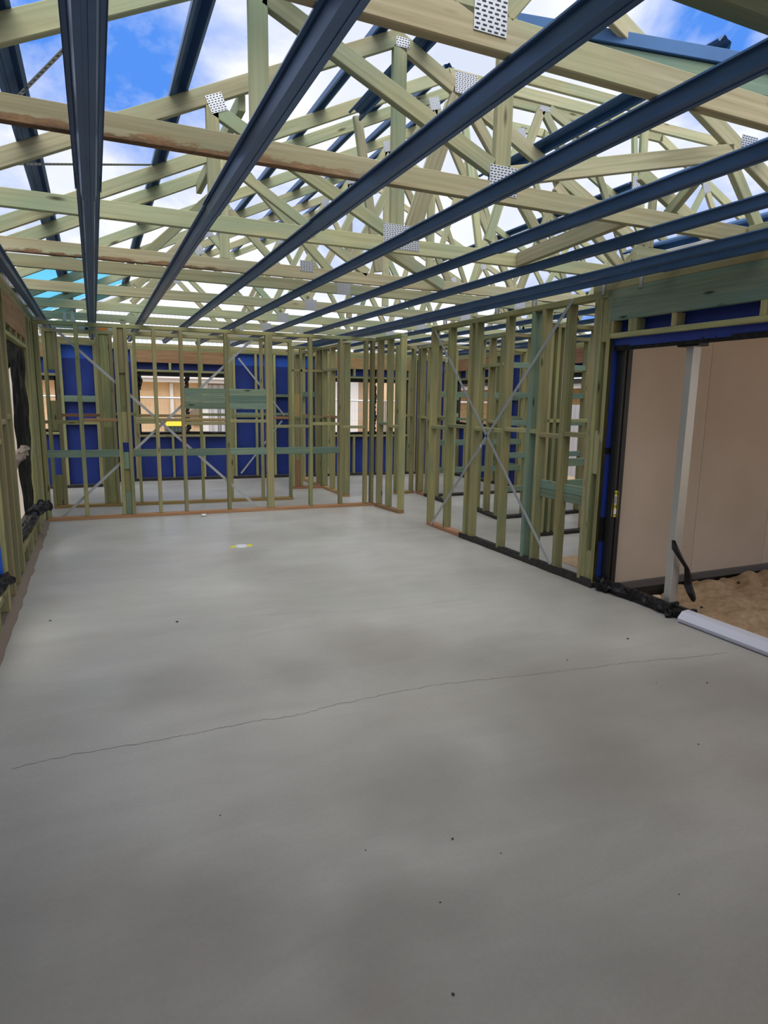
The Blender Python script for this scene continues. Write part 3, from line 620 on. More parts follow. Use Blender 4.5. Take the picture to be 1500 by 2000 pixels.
BP0, BP1 = (0.06, 12.40), (6.75, 11.93)
pr = Wall('tmp', BP0, BP1, 'x'); bpy.data.objects.remove(pr.root)
a1 = pr.px(270, 800)[0]; b1 = pr.px(452, 800)[0]; a2 = pr.px(648, 800)[0]; b2 = pr.px(797, 800)[0]
zt1 = pr.px(360, 728)[1]; zb1 = pr.px(360, 849)[1]; zt2 = pr.px(720, 740)[1]; zb2 = pr.px(720, 849)[1]
bb_ = wrapped('wall_back', BP0, BP1, 'long blue-wrapped back wall frame with two black-edged window openings', [0.0, 0.3, a1+0.55, a1+1.1, b1+0.45, b1+0.8, 3.5, 3.9, a2+0.45, a2+0.95, b2+0.3, b2+0.65, 6.0, 6.4], ((a1, b1, zb1, zt1), (a2, b2, zb2, zt2)))
bb_.strap((b1+0.15, 0.1), (b1+0.95, 1.1)); bb_.strap((b1+0.15, 2.25), (b1+1.0, 1.2))
for a, b, z in ((b1+0.09, b1+0.45, 1.2), (b1+0.49, b1+0.8, 1.2), (b1+0.84, 3.5, 1.2), (b1+0.09, 3.5, 1.55), (b2+0.1, 6.0, 1.2), (b2+0.1, 6.0, 1.6)): bb_.nog(a, b, z, 0.05, m='green_board')
winframe('window_4', bb_, a1, b1, zb1, zt1, 'black-edged window opening toward brick house with yellow-lidded bin', (0.52,), 31)
winframe('window_5', bb_, a2, b2, zb2, zt2, 'black-edged window opening with crumpled black mullion tape, beyond robe wall', (0.56,), 41)
# right outside wall
RP0, RP1 = (6.75, 11.9), (6.75, 4.1)
pr = Wall('tmp', RP0, RP1, 'x'); bpy.data.objects.remove(pr.root)
c0, c1 = pr.px(888, 780)[0], pr.px(962, 780)[0]; d0, d1 = pr.px(1085, 760)[0], pr.px(1140, 760)[0]
ct = pr.px(925, 742)[1]; cb = pr.px(925, 832)[1]; dt = pr.px(1110, 728)[1]
wx = wrapped('wall_far_right', RP0, RP1, 'blue-wrapped far outside wall seen through the open studs', [0.0, 0.4, 0.8, c0-0.5, c0+0.4, c0+0.9, c1+0.4, c1+0.8, d0-0.4, d1+0.4, d1+0.9, 7.4], ((c0, c1, cb, ct), (d0, d1, 0.25, dt)))
winframe('window_6', wx, c0, c1, cb, ct, 'black-edged window opening in far blue wall framing ribbed tin roof', (0.5,), 51)
winframe('window_7', wx, d0, d1, 0.25, dt, 'tall black-edged opening in far blue wall framing pale fence', (), 61)
for z in (0.36, 0.80, 1.20, 1.55): wx.member('nogging', 0.4, c0-0.1, z, z+0.08, 0.02, 0.07, m='green_board'); wx.member('nogging', c1+0.1, d0-0.1, z, z+0.08, 0.02, 0.07, m='green_board')
# outside return wall beyond the left windows
wo = Wall('wall_side_return', (-2.4, 9.0), (-0.72, 9.0), 'outside return wall clad in cream panels beyond left windows'); wo.plates(2.335, 0.05, bot='dpc_black')
for u in (0.0, 0.5, 1.0, 1.5): wo.stud(u)
for k in range(3): wo.member('cladding_panel', 0.56*k+0.002, 0.56*k+0.558, -0.2, 2.45, -0.06, -0.004, m='fibre_cream', bev=0.002)
# frame behind the panel cladding
wa = Wall('wall_alfresco_frame', (3.78, 4.06), (6.75, 4.06), 'stud frame standing directly behind pale panel cladding'); wa.plates(2.335, 0.05, bot='dpc_black')
for u in (0.03, 0.45, 0.9, 1.35, 1.8, 2.3, 2.9): wa.stud(u)

# end wall behind the viewpoint with a wide opening
we = Wall('wall_front', (-0.70, 0.88), (4.2, 0.88), 'end wall frame with wide opening that the room is viewed through', flip=False)
we.member('top_plate', 0, we.len, 2.39, 2.45); we.member('lintel', 0, we.len, 2.2, 2.39, 0, 0.045, m='lintel_board')
for u in (0.0, 0.05, 4.0, 4.45, 4.85): we.stud(u, 0.0, 2.2)

# unseen sheets added along the hip eave to block sky from the near floor
def hipz(Y): return 3.63-0.467*(3.5-Y)+0.16
hs = thing('added_hip_sheets', (1.8, 0.5, hipz(0.5)), 'ribbed pale sheets added out of view along hip eave to shade the near floor', 'shade sheet')
for i in range(7):
    xa = -0.95+i*0.79; xb = xa+0.80; vs = []; fs = []
    for j in range(17):
        x = xa+(xb-xa)*j/16; r = 0.018 if j % 4 in (1, 2) else 0; lo_, hi_ = 0.30, min(1.12, (x+1.75) if x < 1.8 else (5.35-x))
        vs += [(x, lo_, hipz(lo_)+r), (x, hi_, hipz(hi_)+r)]
        if j: k = 2*j; fs.append((k-2, k, k+1, k-1))
    o_ = rawmesh('shade_sheet', vs, fs, 'corr_white', hs); mo_ = o_.modifiers.new('t', 'SOLIDIFY'); mo_.thickness = 0.003

# unseen flat patio roof, added to shade the sand and the near floor
pr_ = thing('added_patio_roof', (6.0, 0.5, 2.5), 'flat pale patio roof on posts, added out of view to shade sand and near floor', 'added roof')
beam(pr_, 'roof_panel', (3.86, 0.4, 2.60), (9.0, 0.4, 2.60), 7.0, 0.06, 'render_white'); beam(pr_, 'roof_panel', (-3.2, -1.95, 2.60), (3.84, -1.95, 2.60), 5.2, 0.06, 'render_white')
beam(pr_, 'edge_beam', (8.9, -3.0, 2.47), (8.9, 3.9, 2.47), 0.08, 0.2, 'render_white'); beam(pr_, 'edge_beam', (-3.1, -4.4, 2.47), (8.9, -4.4, 2.47), 0.08, 0.2, 'render_white')
for px_, py_ in ((8.9, 3.7), (8.9, -4.4), (3.0, -4.4), (-3.1, -4.4)): beam(pr_, 'post', (px_, py_, GZ0), (px_, py_, 2.4), 0.1, 0.1, 'render_white', up=(0, 1, 0))

# ------------------------------------------------------------------ roof
ZB = 2.45; PIT = 0.467; CH = 0.09; TH = 0.038
zl = lambda X: 2.793+PIT*X
zr = lambda X: 2.793+PIT*(3.6-X)
NV = Vector((0, 1, 0))
def plate(parent, X, Y, z, w, h, rot=0.0, cols=None, rows=None):
    """punched nail plate on the camera-side face"""
    y = Y-0.003; vs = []; fs = []; mi = []
    c, s = math.cos(rot), math.sin(rot)
    def q(x0, x1, z0, z1, yy, k):
        i = len(vs)
        for a, b in ((x0, z0), (x1, z0), (x1, z1), (x0, z1)): vs.append((X+a*c-b*s, yy, z+a*s+b*c))
        fs.append((i, i+1, i+2, i+3)); mi.append(k)
    i = len(vs)
    for yy in (y, Y+0.0):
        for a, b in ((-w/2, -h/2), (w/2, -h/2), (w/2, h/2), (-w/2, h/2)): vs.append((X+a*c-b*s, yy, z+a*s+b*c))
    for f in ((0, 1, 2, 3), (7, 6, 5, 4), (0, 4, 5, 1), (1, 5, 6, 2), (2, 6, 7, 3), (3, 7, 4, 0)): fs.append(f); mi.append(0)
    cols = cols or max(2, int(w/0.018)); rows = rows or max(3, int(h/0.011))
    for a in range(cols):
        for r in range(rows):
            xx = -w/2+w*(a+0.5+(0.12 if r % 2 else -0.12))/cols; zz = -h/2+h*(r+0.5)/rows
            q(xx-w/cols*0.30, xx+w/cols*0.30, zz-h/rows*0.20, zz+h/rows*0.20, y-0.0006, 1)
    o = rawmesh('nail_plate', vs, fs, ('galv', 'galv_slot'), parent)
    for p, k in zip(o.data.polygons, mi): p.material_index = k
    return o
class Truss:
    def __init__(s, Y, label, x0=-0.72, x1=4.32, group='timber roof trusses', chord='pine'):
        s.Y = Y; s.root = thing('roof_truss', (x0, Y, ZB), label, 'roof truss', group)
        s.bc = beam(s.root, 'bottom_chord', (x0, Y+TH/2, ZB+CH/2), (x1, Y+TH/2, ZB+CH/2), TH, CH, chord)
        s.bc['label'] = 'long horizontal bottom chord'
    def m(s, a, b, name='web', d=0.07, off=0.0, mt='pine'):
        A = Vector((a[0], s.Y+TH/2+off, a[1])); B = Vector((b[0], s.Y+TH/2+off, b[1]))
        return beam(s.root, name, A, B, TH, d, mt, up=(B-A).cross(NV))
    def px(s, p, q, name='web', d=0.07):
        a = on(*p, 'Y', s.Y); b = on(*q, 'Y', s.Y); return s.m((a.x, a.z), (b.x, b.z), name, d)
    def top(s, a, b, f): # top chord over underside line f
        n = CH/2*math.sqrt(1+PIT*PIT); return s.m((a, f(a)+n), (b, f(b)+n), 'top_chord', CH)
    def plate_px(s, x0, y0, x1, y1, rot=0.0):
        a = on(x0, y0, 'Y', s.Y); b = on(x1, y1, 'Y', s.Y); return plate(s.root, (a.x+b.x)/2, s.Y, (a.z+b.z)/2, abs(b.x-a.x), abs(a.z-b.z), rot)

T = {}
# wing trusses (hip end over the viewpoint)
t0 = T[0] = Truss(1.62, 'low truncated roof truss with large nail plate, closest to end wall opening')
t0.top(-0.72, -0.05, zl); t0.top(3.65, 4.32, zr); t0.m((-0.08, 2.815), (3.68, 2.815), 'top_chord', CH)
t0.m((1.03, 2.55), (1.03, 2.77)); t0.m((1.06, 2.55), (1.25, 2.77)); t0.m((0.3, 2.77), (0.98, 2.55)); t0.m((2.6, 2.54), (2.6, 2.77)); t0.plate_px(928, -45, 988, 76)
t1 = T[1] = Truss(2.73, 'roof truss whose bottom chord has a rough bark-edged underside', chord='pine_bark')
t1.top(-0.72, 1.36, zl); t1.top(2.24, 4.32, zr); t1.m((1.33, 3.47), (2.27, 3.47), 'top_chord', CH)
t1.m((0.665, 2.54), (0.665, 3.09), 'web', 0.075); t1.m((0.69, 3.06), (1.76, 2.60), 'web', 0.075); t1.m((1.815, 2.60), (1.815, 3.43), 'web', 0.085)
t1.m((1.85, 2.575), (3.34, 2.915), 'web', 0.085); t1.m((3.34, 2.86), (3.62, 2.55), 'web', 0.07)
t1.plate_px(957, 320, 1008, 387); t1.plate_px(1450, 262, 1477, 296, 0.0); t1.plate_px(888, -8, 905, 10)
t2 = T[2] = Truss(3.90, 'peaked roof truss with wide nail plate at middle of bottom chord')
t2.top(-0.72, 1.82, zl); t2.top(1.78, 4.32, zr)
t2.m((0.685, 2.54), (0.685, 3.10)); t2.px((420, 212), (775, 462), 'web', 0.075); t2.m((1.82, 2.55), (1.82, 3.64), 'web', 0.09)
t2.px((805, 455), (900, 175), 'web', 0.10); t2.m((2.35, 3.36), (3.05, 2.54), 'web', 0.07); t2.m((3.7, 2.54), (3.05, 3.02), 'web', 0.07)
t2.plate_px(749, 435, 818, 492); t2.plate_px(774, 70, 800, 96); t2.plate_px(890, 138, 931, 190); t2.plate_px(1232, 493, 1284, 517); t2.plate_px(405, 180, 440, 222, 0.40); t2.plate_px(1237, 344, 1272, 378, 0.0)
# jack half-truss between truss 1 and truss 2
tj = Truss(3.36, 'short jack truss on door-wall side between full trusses', 3.30, 4.32)
tj.top(3.30, 4.32, zr); tj.m((3.42, 2.54), (3.42, 2.86), 'web', 0.045)
# main roof trusses
XR0, XR1 = -0.72, 9.66
def zm(X): return 2.793+PIT*(8.94-X)
labels = {3: 'flat-topped girder truss with dark bark split along bottom chord', 4: 'flat-topped truss standing close behind girder truss',
          5: 'tall roof truss over the far half of concrete room, first beyond girder pair', 6: 'tall roof truss just before cross-braced partition, second beyond girder pair', 7: 'tall roof truss over the space between the two partitions', 8: 'tall roof truss behind second partition', 9: 'tall roof truss next to blue-wrapped back wall'}
main = {3: (5.05, 4.11), 4: (5.60, 4.30), 5: (6.75, 4.62), 6: (7.94, 4.88), 7: (9.10, 4.88), 8: (10.3, 4.88), 9: (11.5, 4.88)}
rt = random.Random(5)
for k, (Y, zf) in main.items():
    tk = T[k] = Truss(Y, labels[k], XR0, XR1, chord='pine_split' if k == 3 else 'pine')
    xa = min((zf-2.793)/PIT, 4.47); xb = 8.94-xa
    tk.top(XR0, xa, zl); tk.top(xb, XR1, zm)
    if xb-xa > 0.05: tk.m((xa-0.03, zf+CH/2), (xb+0.03, zf+CH/2), 'top_chord', CH)
    if k == 3:
        tk.m((3.45, 4.28), (4.95, 4.28), 'top_chord', CH)
        for a, b, d in (((1028, 300), (1061, 210), .075), ((1064, 215), (1112, 312), .075), ((1075, 212), (1165, 285), .075), ((1262, 245), (1252, 420), .085), ((1242, 250), (1243, 420), .05), ((905, 195), (940, 500), .06), ((1075, 310), (1130, 470), .07), ((1000, 330), (955, 470), .07), ((880, 200), (800, 440), .07)):
            tk.px(a, b, 'web', d)
        tk.plate_px(1055, 205, 1074, 220); tk.plate_px(1254, 186, 1276, 228); tk.plate_px(586, 508, 612, 532); tk.m((0.95, 2.54), (0.95, 3.24)); tk.m((1.0, 3.2), (2.1, 2.54)); tk.m((2.0, 3.7), (2.2, 2.56))
    else:
        j = rt.uniform(-0.25, 0.25); bx = [0.3+j, 2.0+j, 3.9+j, 5.6+j, 7.4+j]; tx = [1.15+j, 2.9+j, 4.6+j, 6.4+j]
        f = lambda X: min(zl(X), zm(X), zf)
        for i in range(4):
            tk.m((bx[i], 2.55), (tx[i], f(tx[i])), 'web', 0.07); tk.m((tx[i], f(tx[i])), (bx[i+1], 2.55), 'web', 0.07)
        for i in range(1, 4): plate(tk.root, bx[i]+0.03, Y, 2.50, 0.13, 0.11)
        for i in range(4): plate(tk.root, tx[i], Y, f(tx[i])-0.01, 0.11, 0.10, 0.3)
        if k in (4, 5, 6): tk.m((2.9+j, f(2.9+j)), (2.9+j, 2.55), 'web', 0.07)
    plate(tk.root, -0.62, Y, 2.53, 0.12, 0.13)
# loose timbers between trusses
def loose(name, p, q, d, label, cat='brace', th=0.042): return tag(beam(None, name, p, q, th, d, 'pine'), label, cat)
loose('truss_nogging', (2.75, 3.89, 2.495), (2.62, 2.775, 2.495), 0.09, 'short timber nogging level with chords between bark-edged and peaked trusses')
loose('truss_brace', (1.72, 3.95, 2.50), (2.78, 5.04, 2.50), 0.09, 'horizontal timber laid diagonally from peaked truss to girder truss')
loose('truss_brace', (3.78, 3.93, 2.58), (3.33, 2.80, 2.96), 0.07, 'timber brace rising from wide-plated truss heel toward bark-edged truss')
loose('truss_nogging', (3.52, 2.72, 2.495), (3.52, 1.66, 2.495), 0.09, 'timber nogging by door wall between the two trusses closest to opening')
loose('purlin_brace', (0.86, 3.96, 3.17), (0.86, 5.62, 3.17), 0.09, 'timber brace running under left roof slope between trusses')
# hip rafter with its steel capping
hpr = thing('hip_rafter', (4.25, 1.05, 2.5), 'green timber hip rafter topped by blue steel capping, rising from door side', 'rafter')
HA, HB = Vector((4.25, 1.05, 2.42)), Vector((1.88, 3.42, 3.53))
beam(hpr, 'rafter', HA, HB, 0.04, 0.09, 'green_board'); beam(hpr, 'steel_capping', HA+Vector((0, 0, 0.082)), HB+Vector((0, 0, 0.082)), 0.08, 0.06, 'roof_steel')
hpl = thing('hip_rafter', (-0.65, 1.05, 2.5), 'timber hip rafter topped by blue steel capping, rising from left wall', 'rafter')
HC = Vector((-0.65, 1.05, 2.50)); beam(hpl, 'rafter', HC, Vector((1.78, 3.48, 3.635)), 0.04, 0.12, 'green_board'); beam(hpl, 'steel_capping', HC+Vector((0, 0, 0.11)), Vector((1.78, 3.48, 3.745)), 0.10, 0.09, 'roof_steel')

# steel battens: folded top-hat section
def hat(name, p, q, m, up, wtop=0.05, wbot=0.022, dep=0.04, grow=0.0):
    """crown faces away from 'up'; p,q run along the centre of the flange plane"""
    p, q = Vector(p), Vector(q); x = (q-p).normalized(); up = Vector(up); y = up.cross(x).normalized(); z = x.cross(y)
    th = 0.0016; g_ = grow
    half = [(wtop+g_, -0.006), (wtop+g_, 0), (wbot+0.012+g_, 0), (wbot+g_, -dep-g_), (wbot*0.35, -dep-g_), (wbot*0.30, -dep+0.003-g_)]
    prof = [(a, b) for a, b in half] + [(-a, b) for a, b in half[::-1]]
    inner = [(a*(1-th/0.03) if abs(a) > 0.01 else a, b+th) for a, b in prof]
    loop = prof + inner[::-1]
    c = (p+q)/2; vs = []; n = len(loop); hl = (q-p).length/2
    for sgn in (-1, 1):
        for a, b in loop: vs.append((sgn*hl, a, b))
    fs = [(i, (i+1) % n, n+(i+1) % n, n+i) for i in range(n)]
    h_ = n//2
    for i in range(h_-1): fs += [(i, i+1, n-2-i, n-1-i)[::-1], (n+i, n+i+1, n+n-2-i, n+n-1-i)]
    me = bpy.data.meshes.new(name); me.from_pydata(vs, [], fs); me.update(); me.materials.append(MATS[m])
    o = link(name, me); o.matrix_basis = Matrix(((x.x, y.x, z.x, c.x), (x.y, y.y, z.y, c.y), (x.z, y.z, z.z, c.z), (0, 0, 0, 1)))
    return o
ORD = ['first', 'second', 'third', 'fourth', 'fifth', 'sixth', 'seventh', 'eighth', 'ninth', 'tenth']
CB = [-0.53, 0.03, 0.59, 1.14, 1.68, 2.27, 2.81, 3.35, 3.56]
for i, X in enumerate(CB):
    jt = 3.42+0.04*math.sin(i*3)
    o = hat('ceiling_batten', (X, 1.0, 2.449), (X, jt, 2.449), 'blue_steel', (0, 0, 1), grow=0.005); tag(o, f'{ORD[i]} blue ceiling batten from window wall, length on the end-opening side of lap joint', 'batten', 'near lengths of ceiling battens')
    o = hat('ceiling_batten', (X, jt-0.22, 2.4485), (X, 11.7, 2.4485), 'blue_steel', (0, 0, 1)); tag(o, f'{ORD[i]} blue ceiling batten from window wall, length between lap joint and back wall', 'batten', 'far lengths of ceiling battens')
for i, X in enumerate((4.05, 4.6, 5.15, 5.7, 6.25, 6.62)):
    o = hat('ceiling_batten', (X, 4.15, 2.4485), (X, 11.7, 2.4485), 'blue_steel', (0, 0, 1)); tag(o, f'{ORD[i]} blue ceiling batten behind crossed-strap wall, counted away from that wall', 'batten', 'ceiling battens over the far rooms')
for i, X in enumerate((-1.1, -1.65, -2.2)):
    o = hat('ceiling_batten', (X, 9.0, 2.4485), (X, 11.7, 2.4485), 'blue_steel', (0, 0, 1)); tag(o, f'{ORD[i]} blue ceiling batten of the side room, counted away from window wall corner', 'batten', 'ceiling battens over the side room')
CT = CH*math.sqrt(1+PIT*PIT)
upl = Vector((-PIT, 0, 1)).normalized(); upr = Vector((PIT, 0, 1)).normalized()
def rbat(X, y0, y1, right, label, group):
    u = upr if right else upl; z = (zr(X) if right is True else zm(X) if right else zl(X))+CT
    o = hat('roof_batten', Vector((X, y0, z))+u*0.0005, Vector((X, y1, z))+u*0.0005, 'roof_steel', -u, 0.055, 0.028, 0.045); tag(o, label, 'batten', group); return o
for i, (X, y0) in enumerate(((-0.66, 1.1), (-0.23, 1.6), (0.51, 2.3), (1.22, 3.0), (1.68, 3.5), (2.35, 5.1), (2.82, 5.1), (3.3, 6.0), (3.8, 6.6))): rbat(X, y0, 11.8, False, f'{ORD[i]} blue roof batten up from window-wall eave on left roof slope', 'roof battens on left slope')
for i, (X, y1) in enumerate(((1.95, 5.0), (2.88, 4.6), (3.5, 4.3), (4.02, 4.2))): rbat(X, 3.5 if X < 2 else (5.35-X), y1, True, f'{ORD[i]} blue roof batten down from ridge on slope above door wall', 'roof battens on right slope')
for i, X in enumerate((5.4, 6.2, 7.0, 7.9, 8.8)): rbat(X, 6.5, 11.8, 2, f'{ORD[i]} blue roof batten down from ridge on far slope beyond girder truss', 'roof battens on far slope')
# perforated strap bracing on the left slope
def pstrap(p, q, label):
    p, q = Vector(p), Vector(q); o = beam(None, 'strap_brace', p, q, 0.03, 0.0015, 'strap', up=upl, bev=0)
    n = int((q-p).length/0.03); vs = []; fs = []; d = (q-p)/n; y = upl.cross(d).normalized()
    for i in range(n):
        c = p+d*(i+0.5)-upl*0.0012; k = len(vs); a = d.normalized()*0.005; b = y*0.006; vs += [c-a-b, c+a-b, c+a+b, c-a+b]; fs.append((k, k+1, k+2, k+3))
    h = rawmesh('strap_holes', vs, fs, 'galv_slot', None); h.parent = o; h.matrix_parent_inverse = o.matrix_basis.inverted(); tag(o, label, 'brace strap')
def onleft(x, y, off=0.0):
    d = ray(x, y); a = 2.793+CT+off; t_ = (a+PIT*CAM.x-CAM.z)/(d.z-PIT*d.x); return CAM+d*t_
pstrap(onleft(28, 196), onleft(133, 88), 'perforated galvanised strap rising diagonally across left roof slope')
pstrap(onleft(18, 320), onleft(295, 322), 'perforated galvanised strap crossing between left roof battens')
pstrap(onleft(600, 365, .0), onleft(770, 262, .0), 'thin galvanised strap high on the left roof slope')
# cyan film lying on the low left slope
def slope_pts(x0, x1, y0, y1, off): return [Vector((x0, y0, zl(x0)+CT+off)), Vector((x1, y0, zl(x1)+CT+off)), Vector((x1, y1, zl(x1)+CT+off)), Vector((x0, y1, zl(x0)+CT+off))]
cf = sheet('roof_film', [Vector((x, y, zl(x)+CT+0.055)) for x, y in ((-0.62, 7.1), (-0.12, 7.3), (0.55, 10.6), (-0.62, 10.6))], 'cyan_film', None, 8, 16, 0.015, 2); tag(cf, 'pale cyan translucent roofing film lying over low left slope', 'roofing film')

# brackets over the partition
def bracket(p, label, grp):
    t_ = thing('bracket', p, label, 'bracket', grp); x, y, z = p
    for s_ in (-1, 1):
        rawmesh('bracket_leg', [(x+s_*0.02, y, z), (x+s_*0.075, y, z), (x+s_*0.05, y, z+0.10), (x+s_*0.03, y, z+0.10), (x+s_*0.02, y+0.003, z), (x+s_*0.075, y+0.003, z), (x+s_*0.05, y+0.003, z+0.10), (x+s_*0.03, y+0.003, z+0.10)], [(0, 1, 2, 3), (7, 6, 5, 4), (0, 4, 5, 1), (1, 5, 6, 2), (2, 6, 7, 3), (3, 7, 4, 0)], 'strap', t_)
    return t_
for X in (-0.22, 1.75, 2.55):
    y = pp.P(X+0.6, 0, 0).y; bracket((X, y+0.04, 2.38), 'silver sheet-metal bracket fixed on partition top plate', 'brackets on the partition top plate'); 
for Y in (6.6, 5.55, 4.95):
    t_ = thing('bracket', (3.72, Y, 2.385), 'small silver bracket on top plate of crossed-strap wall', 'bracket', 'brackets on the strapped wall')
    for k in (0, 1): beam(t_, 'bracket_leg', (3.712, Y+0.05*k, 2.385), (3.712, Y+0.05*k, 2.45), 0.003, 0.035, 'strap', up=(0, 1, 0), bev=0)

# ------------------------------------------------------------------ small things on the floor
fd = thing('floor_outlet', (1.31, 6.52, 0), 'capped white floor outlet with two yellow tabs on concrete', 'floor outlet')
def disc(name, c, r, h, m, parent, sx=1, n=20):
    bm = bmesh.new(); bmesh.ops.create_cone(bm, cap_ends=True, segments=n, radius1=r, radius2=r*0.9, depth=h)
    for v in bm.verts: v.co = Vector((v.co.x*sx+c[0], v.co.y+c[1], v.co.z+c[2]+h/2))
    return bmobj(name, bm, m, parent)
disc('cap', (1.31, 6.52, 0), 0.055, 0.012, 'white_label', fd, 1.2); disc('tab', (1.225, 6.52, 0), 0.03, 0.006, 'yellow_label', fd); disc('tab', (1.40, 6.53, 0), 0.035, 0.006, 'yellow_label', fd)
def scrap(name, p, r, m, label, cat, grp=None, seed=0):
    bm = bmesh.new(); bmesh.ops.create_icosphere(bm, subdivisions=2, radius=r); rr = random.Random(seed)
    for v in bm.verts: v.co = Vector((v.co.x*rr.uniform(.8, 1.3)+p[0], v.co.y*rr.uniform(.8, 1.3)+p[1], max(0, v.co.z*rr.uniform(.4, .7)+r*0.4)))
    return tag(bmobj(name, bm, m), label, cat, grp)
mat('stone', srgb(70, 66, 62), 0.9)
q = on(397, 1007, 'Z', 0); scrap('paper_scrap', (q.x, q.y-0.04), 0.035, 'white_label', 'crumpled white scrap lying beside partition bottom plate', 'scrap', None, 1)
for i, (x, y, r) in enumerate(((884, 1639, .007), (885, 1943, .007), (714, 1661, .004), (978, 1667, .004), (1226, 1248, .012), (1381, 1334, .008), (1108, 1290, .008), (1282, 1334, .005), (430, 1593, .005), (346, 1215, .014), (98, 1213, .012), (860, 1763, .005), (1326, 1747, .004), (1364, 1454, .006))):
    q = on(x, y, 'Z', 0); scrap('grit', (q.x, q.y), r*0.6, 'stone', 'tiny dark speck of grit on bare concrete', 'grit', 'grit on the slab', i)
for i, (x, y, r) in enumerate(((1282, 1167, .035), (1395, 1148, .012), (1370, 1187, .012), (1441, 1148, .014))):
    q = on(x, y, 'Z', -0.12); bm = bmesh.new(); bmesh.ops.create_icosphere(bm, subdivisions=2, radius=r); rr = random.Random(i)
    zz = sandz(q.x, q.y)
    for v in bm.verts: v.co = Vector((v.co.x*rr.uniform(.9, 1.4)+q.x, v.co.y*rr.uniform(.8, 1.2)+q.y, v.co.z*rr.uniform(.5, .8)+zz+r*0.7))
    tag(bmobj('pebble', bm, 'fibre_cream' if i == 0 else 'stone'), 'pale stone half buried in sand beside mullion' if i == 0 else 'small dark pebble lying on loose sand', 'pebble', None if i == 0 else 'dark pebbles on the sand')
dt_ = grid('dirt_patch', 4.05, 4.9, 4.2, 4.95, 20, 20, lambda x, y: 0.002+0.035*max(0, 1-((x-4.5)/.4)**2-((y-4.55)/.35)**2)*(0.7+0.5*mnoise.noise(Vector((x*9, y*9, 0)))), 'sand'); tag(dt_, 'small heap of spilled sand on slab behind strapped wall', 'dirt', kind='stuff')
scrap('offcut', (-0.57, 8.85), 0.03, 'brown_board', 'small timber offcut standing behind partition corner', 'offcut', None, 9)

# ------------------------------------------------------------------ outside, beyond the windows
GZ = -0.32
def house(name, x0, x1, y, ridge, label, wallm, roofm, eave=1.98, deep=8):
    h = thing(name, ((x0+x1)/2, y, GZ), label, 'house')
    bm = bmesh.new(); addbox(bm, (x0, y, GZ), (x1, y+deep, eave)); bmobj('wall', bm, wallm, h)
    beam(h, 'fascia', (x0-0.4, y-0.42, eave+0.09), (x1+0.4, y-0.42, eave+0.09), 0.04, 0.18, 'render_white', bev=0); beam(h, 'gutter', (x0-0.4, y-0.50, eave+0.16), (x1+0.4, y-0.50, eave+0.16), 0.10, 0.11, 'render_white')
    beam(h, 'soffit', (x0-0.4, y-0.2, eave), (x1+0.4, y-0.2, eave), 0.45, 0.02, 'render_white', bev=0)
    rz = eave+0.2
    rawmesh('roof', [(x0-0.5, y-0.5, rz), (x1+0.5, y-0.5, rz), (x1+0.5, y+deep/2, ridge), (x0-0.5, y+deep/2, ridge), (x1+0.5, y+deep+0.5, rz), (x0-0.5, y+deep+0.5, rz)], [(0, 1, 2, 3), (3, 2, 4, 5), (0, 3, 5), (1, 4, 2)], roofm, h)
    return h
h1 = house('brick_house', -2.3, 4.0, 21.5, 4.6, 'cream brick neighbouring house with white gutter and pale ribbed roof', 'brick', 'corr_white')
q = on(336, 790, 'Y', 21.4); beam(h1, 'downpipe', (q.x, 21.42, GZ), (q.x, 21.42, 1.95), 0.10, 0.10, 'render_white', up=(0, 1, 0))
ga, gb = on(408, 800, 'Y', 21.45).x, 4.0
gd = beam(h1, 'garage_door', ((ga), 21.46, 0.80), (gb, 21.46, 0.80), 0.06, 2.25, 'corr_fence'); beam(h1, 'pier', (ga-0.25, 21.42, 0.9), (ga-0.02, 21.42, 0.9), 0.10, 2.4, 'render_white')
q = on(385, 814, 'Y', 21.3); 
bm = bmesh.new(); bmesh.ops.create_cone(bm, cap_ends=True, segments=24, radius1=0.24, radius2=0.24, depth=0.08)
for v in bm.verts: v.co = Vector((v.co.x*1.15+q.x, v.co.z+21.43, v.co.y*1.05+q.z))
pl_ = bmobj('number_plaque', bm, 'grey_mud', h1); pl_['label'] = 'rounded stone house number plaque'
fc = bpy.data.curves.new('digits', 'FONT'); fc.body = '12A'; fc.size = 0.26; fc.align_x = 'CENTER'; fc.align_y = 'CENTER'; fc.extrude = 0.01; fc.materials.append(MATS['ink'])
fo = bpy.data.objects.new('digits_curve', fc); COL.objects.link(fo); bpy.context.view_layer.update()
dm = bpy.data.meshes.new_from_object(fo.evaluated_get(bpy.context.evaluated_depsgraph_get())); bpy.data.objects.remove(fo)
dm.transform(Matrix.Translation((q.x, 21.375, q.z)) @ Matrix.Rotation(math.pi/2, 4, 'X') @ Matrix.Identity(4))
dm.transform(Matrix.Translation(-h1.location)); do = link('digits', dm, pl_)
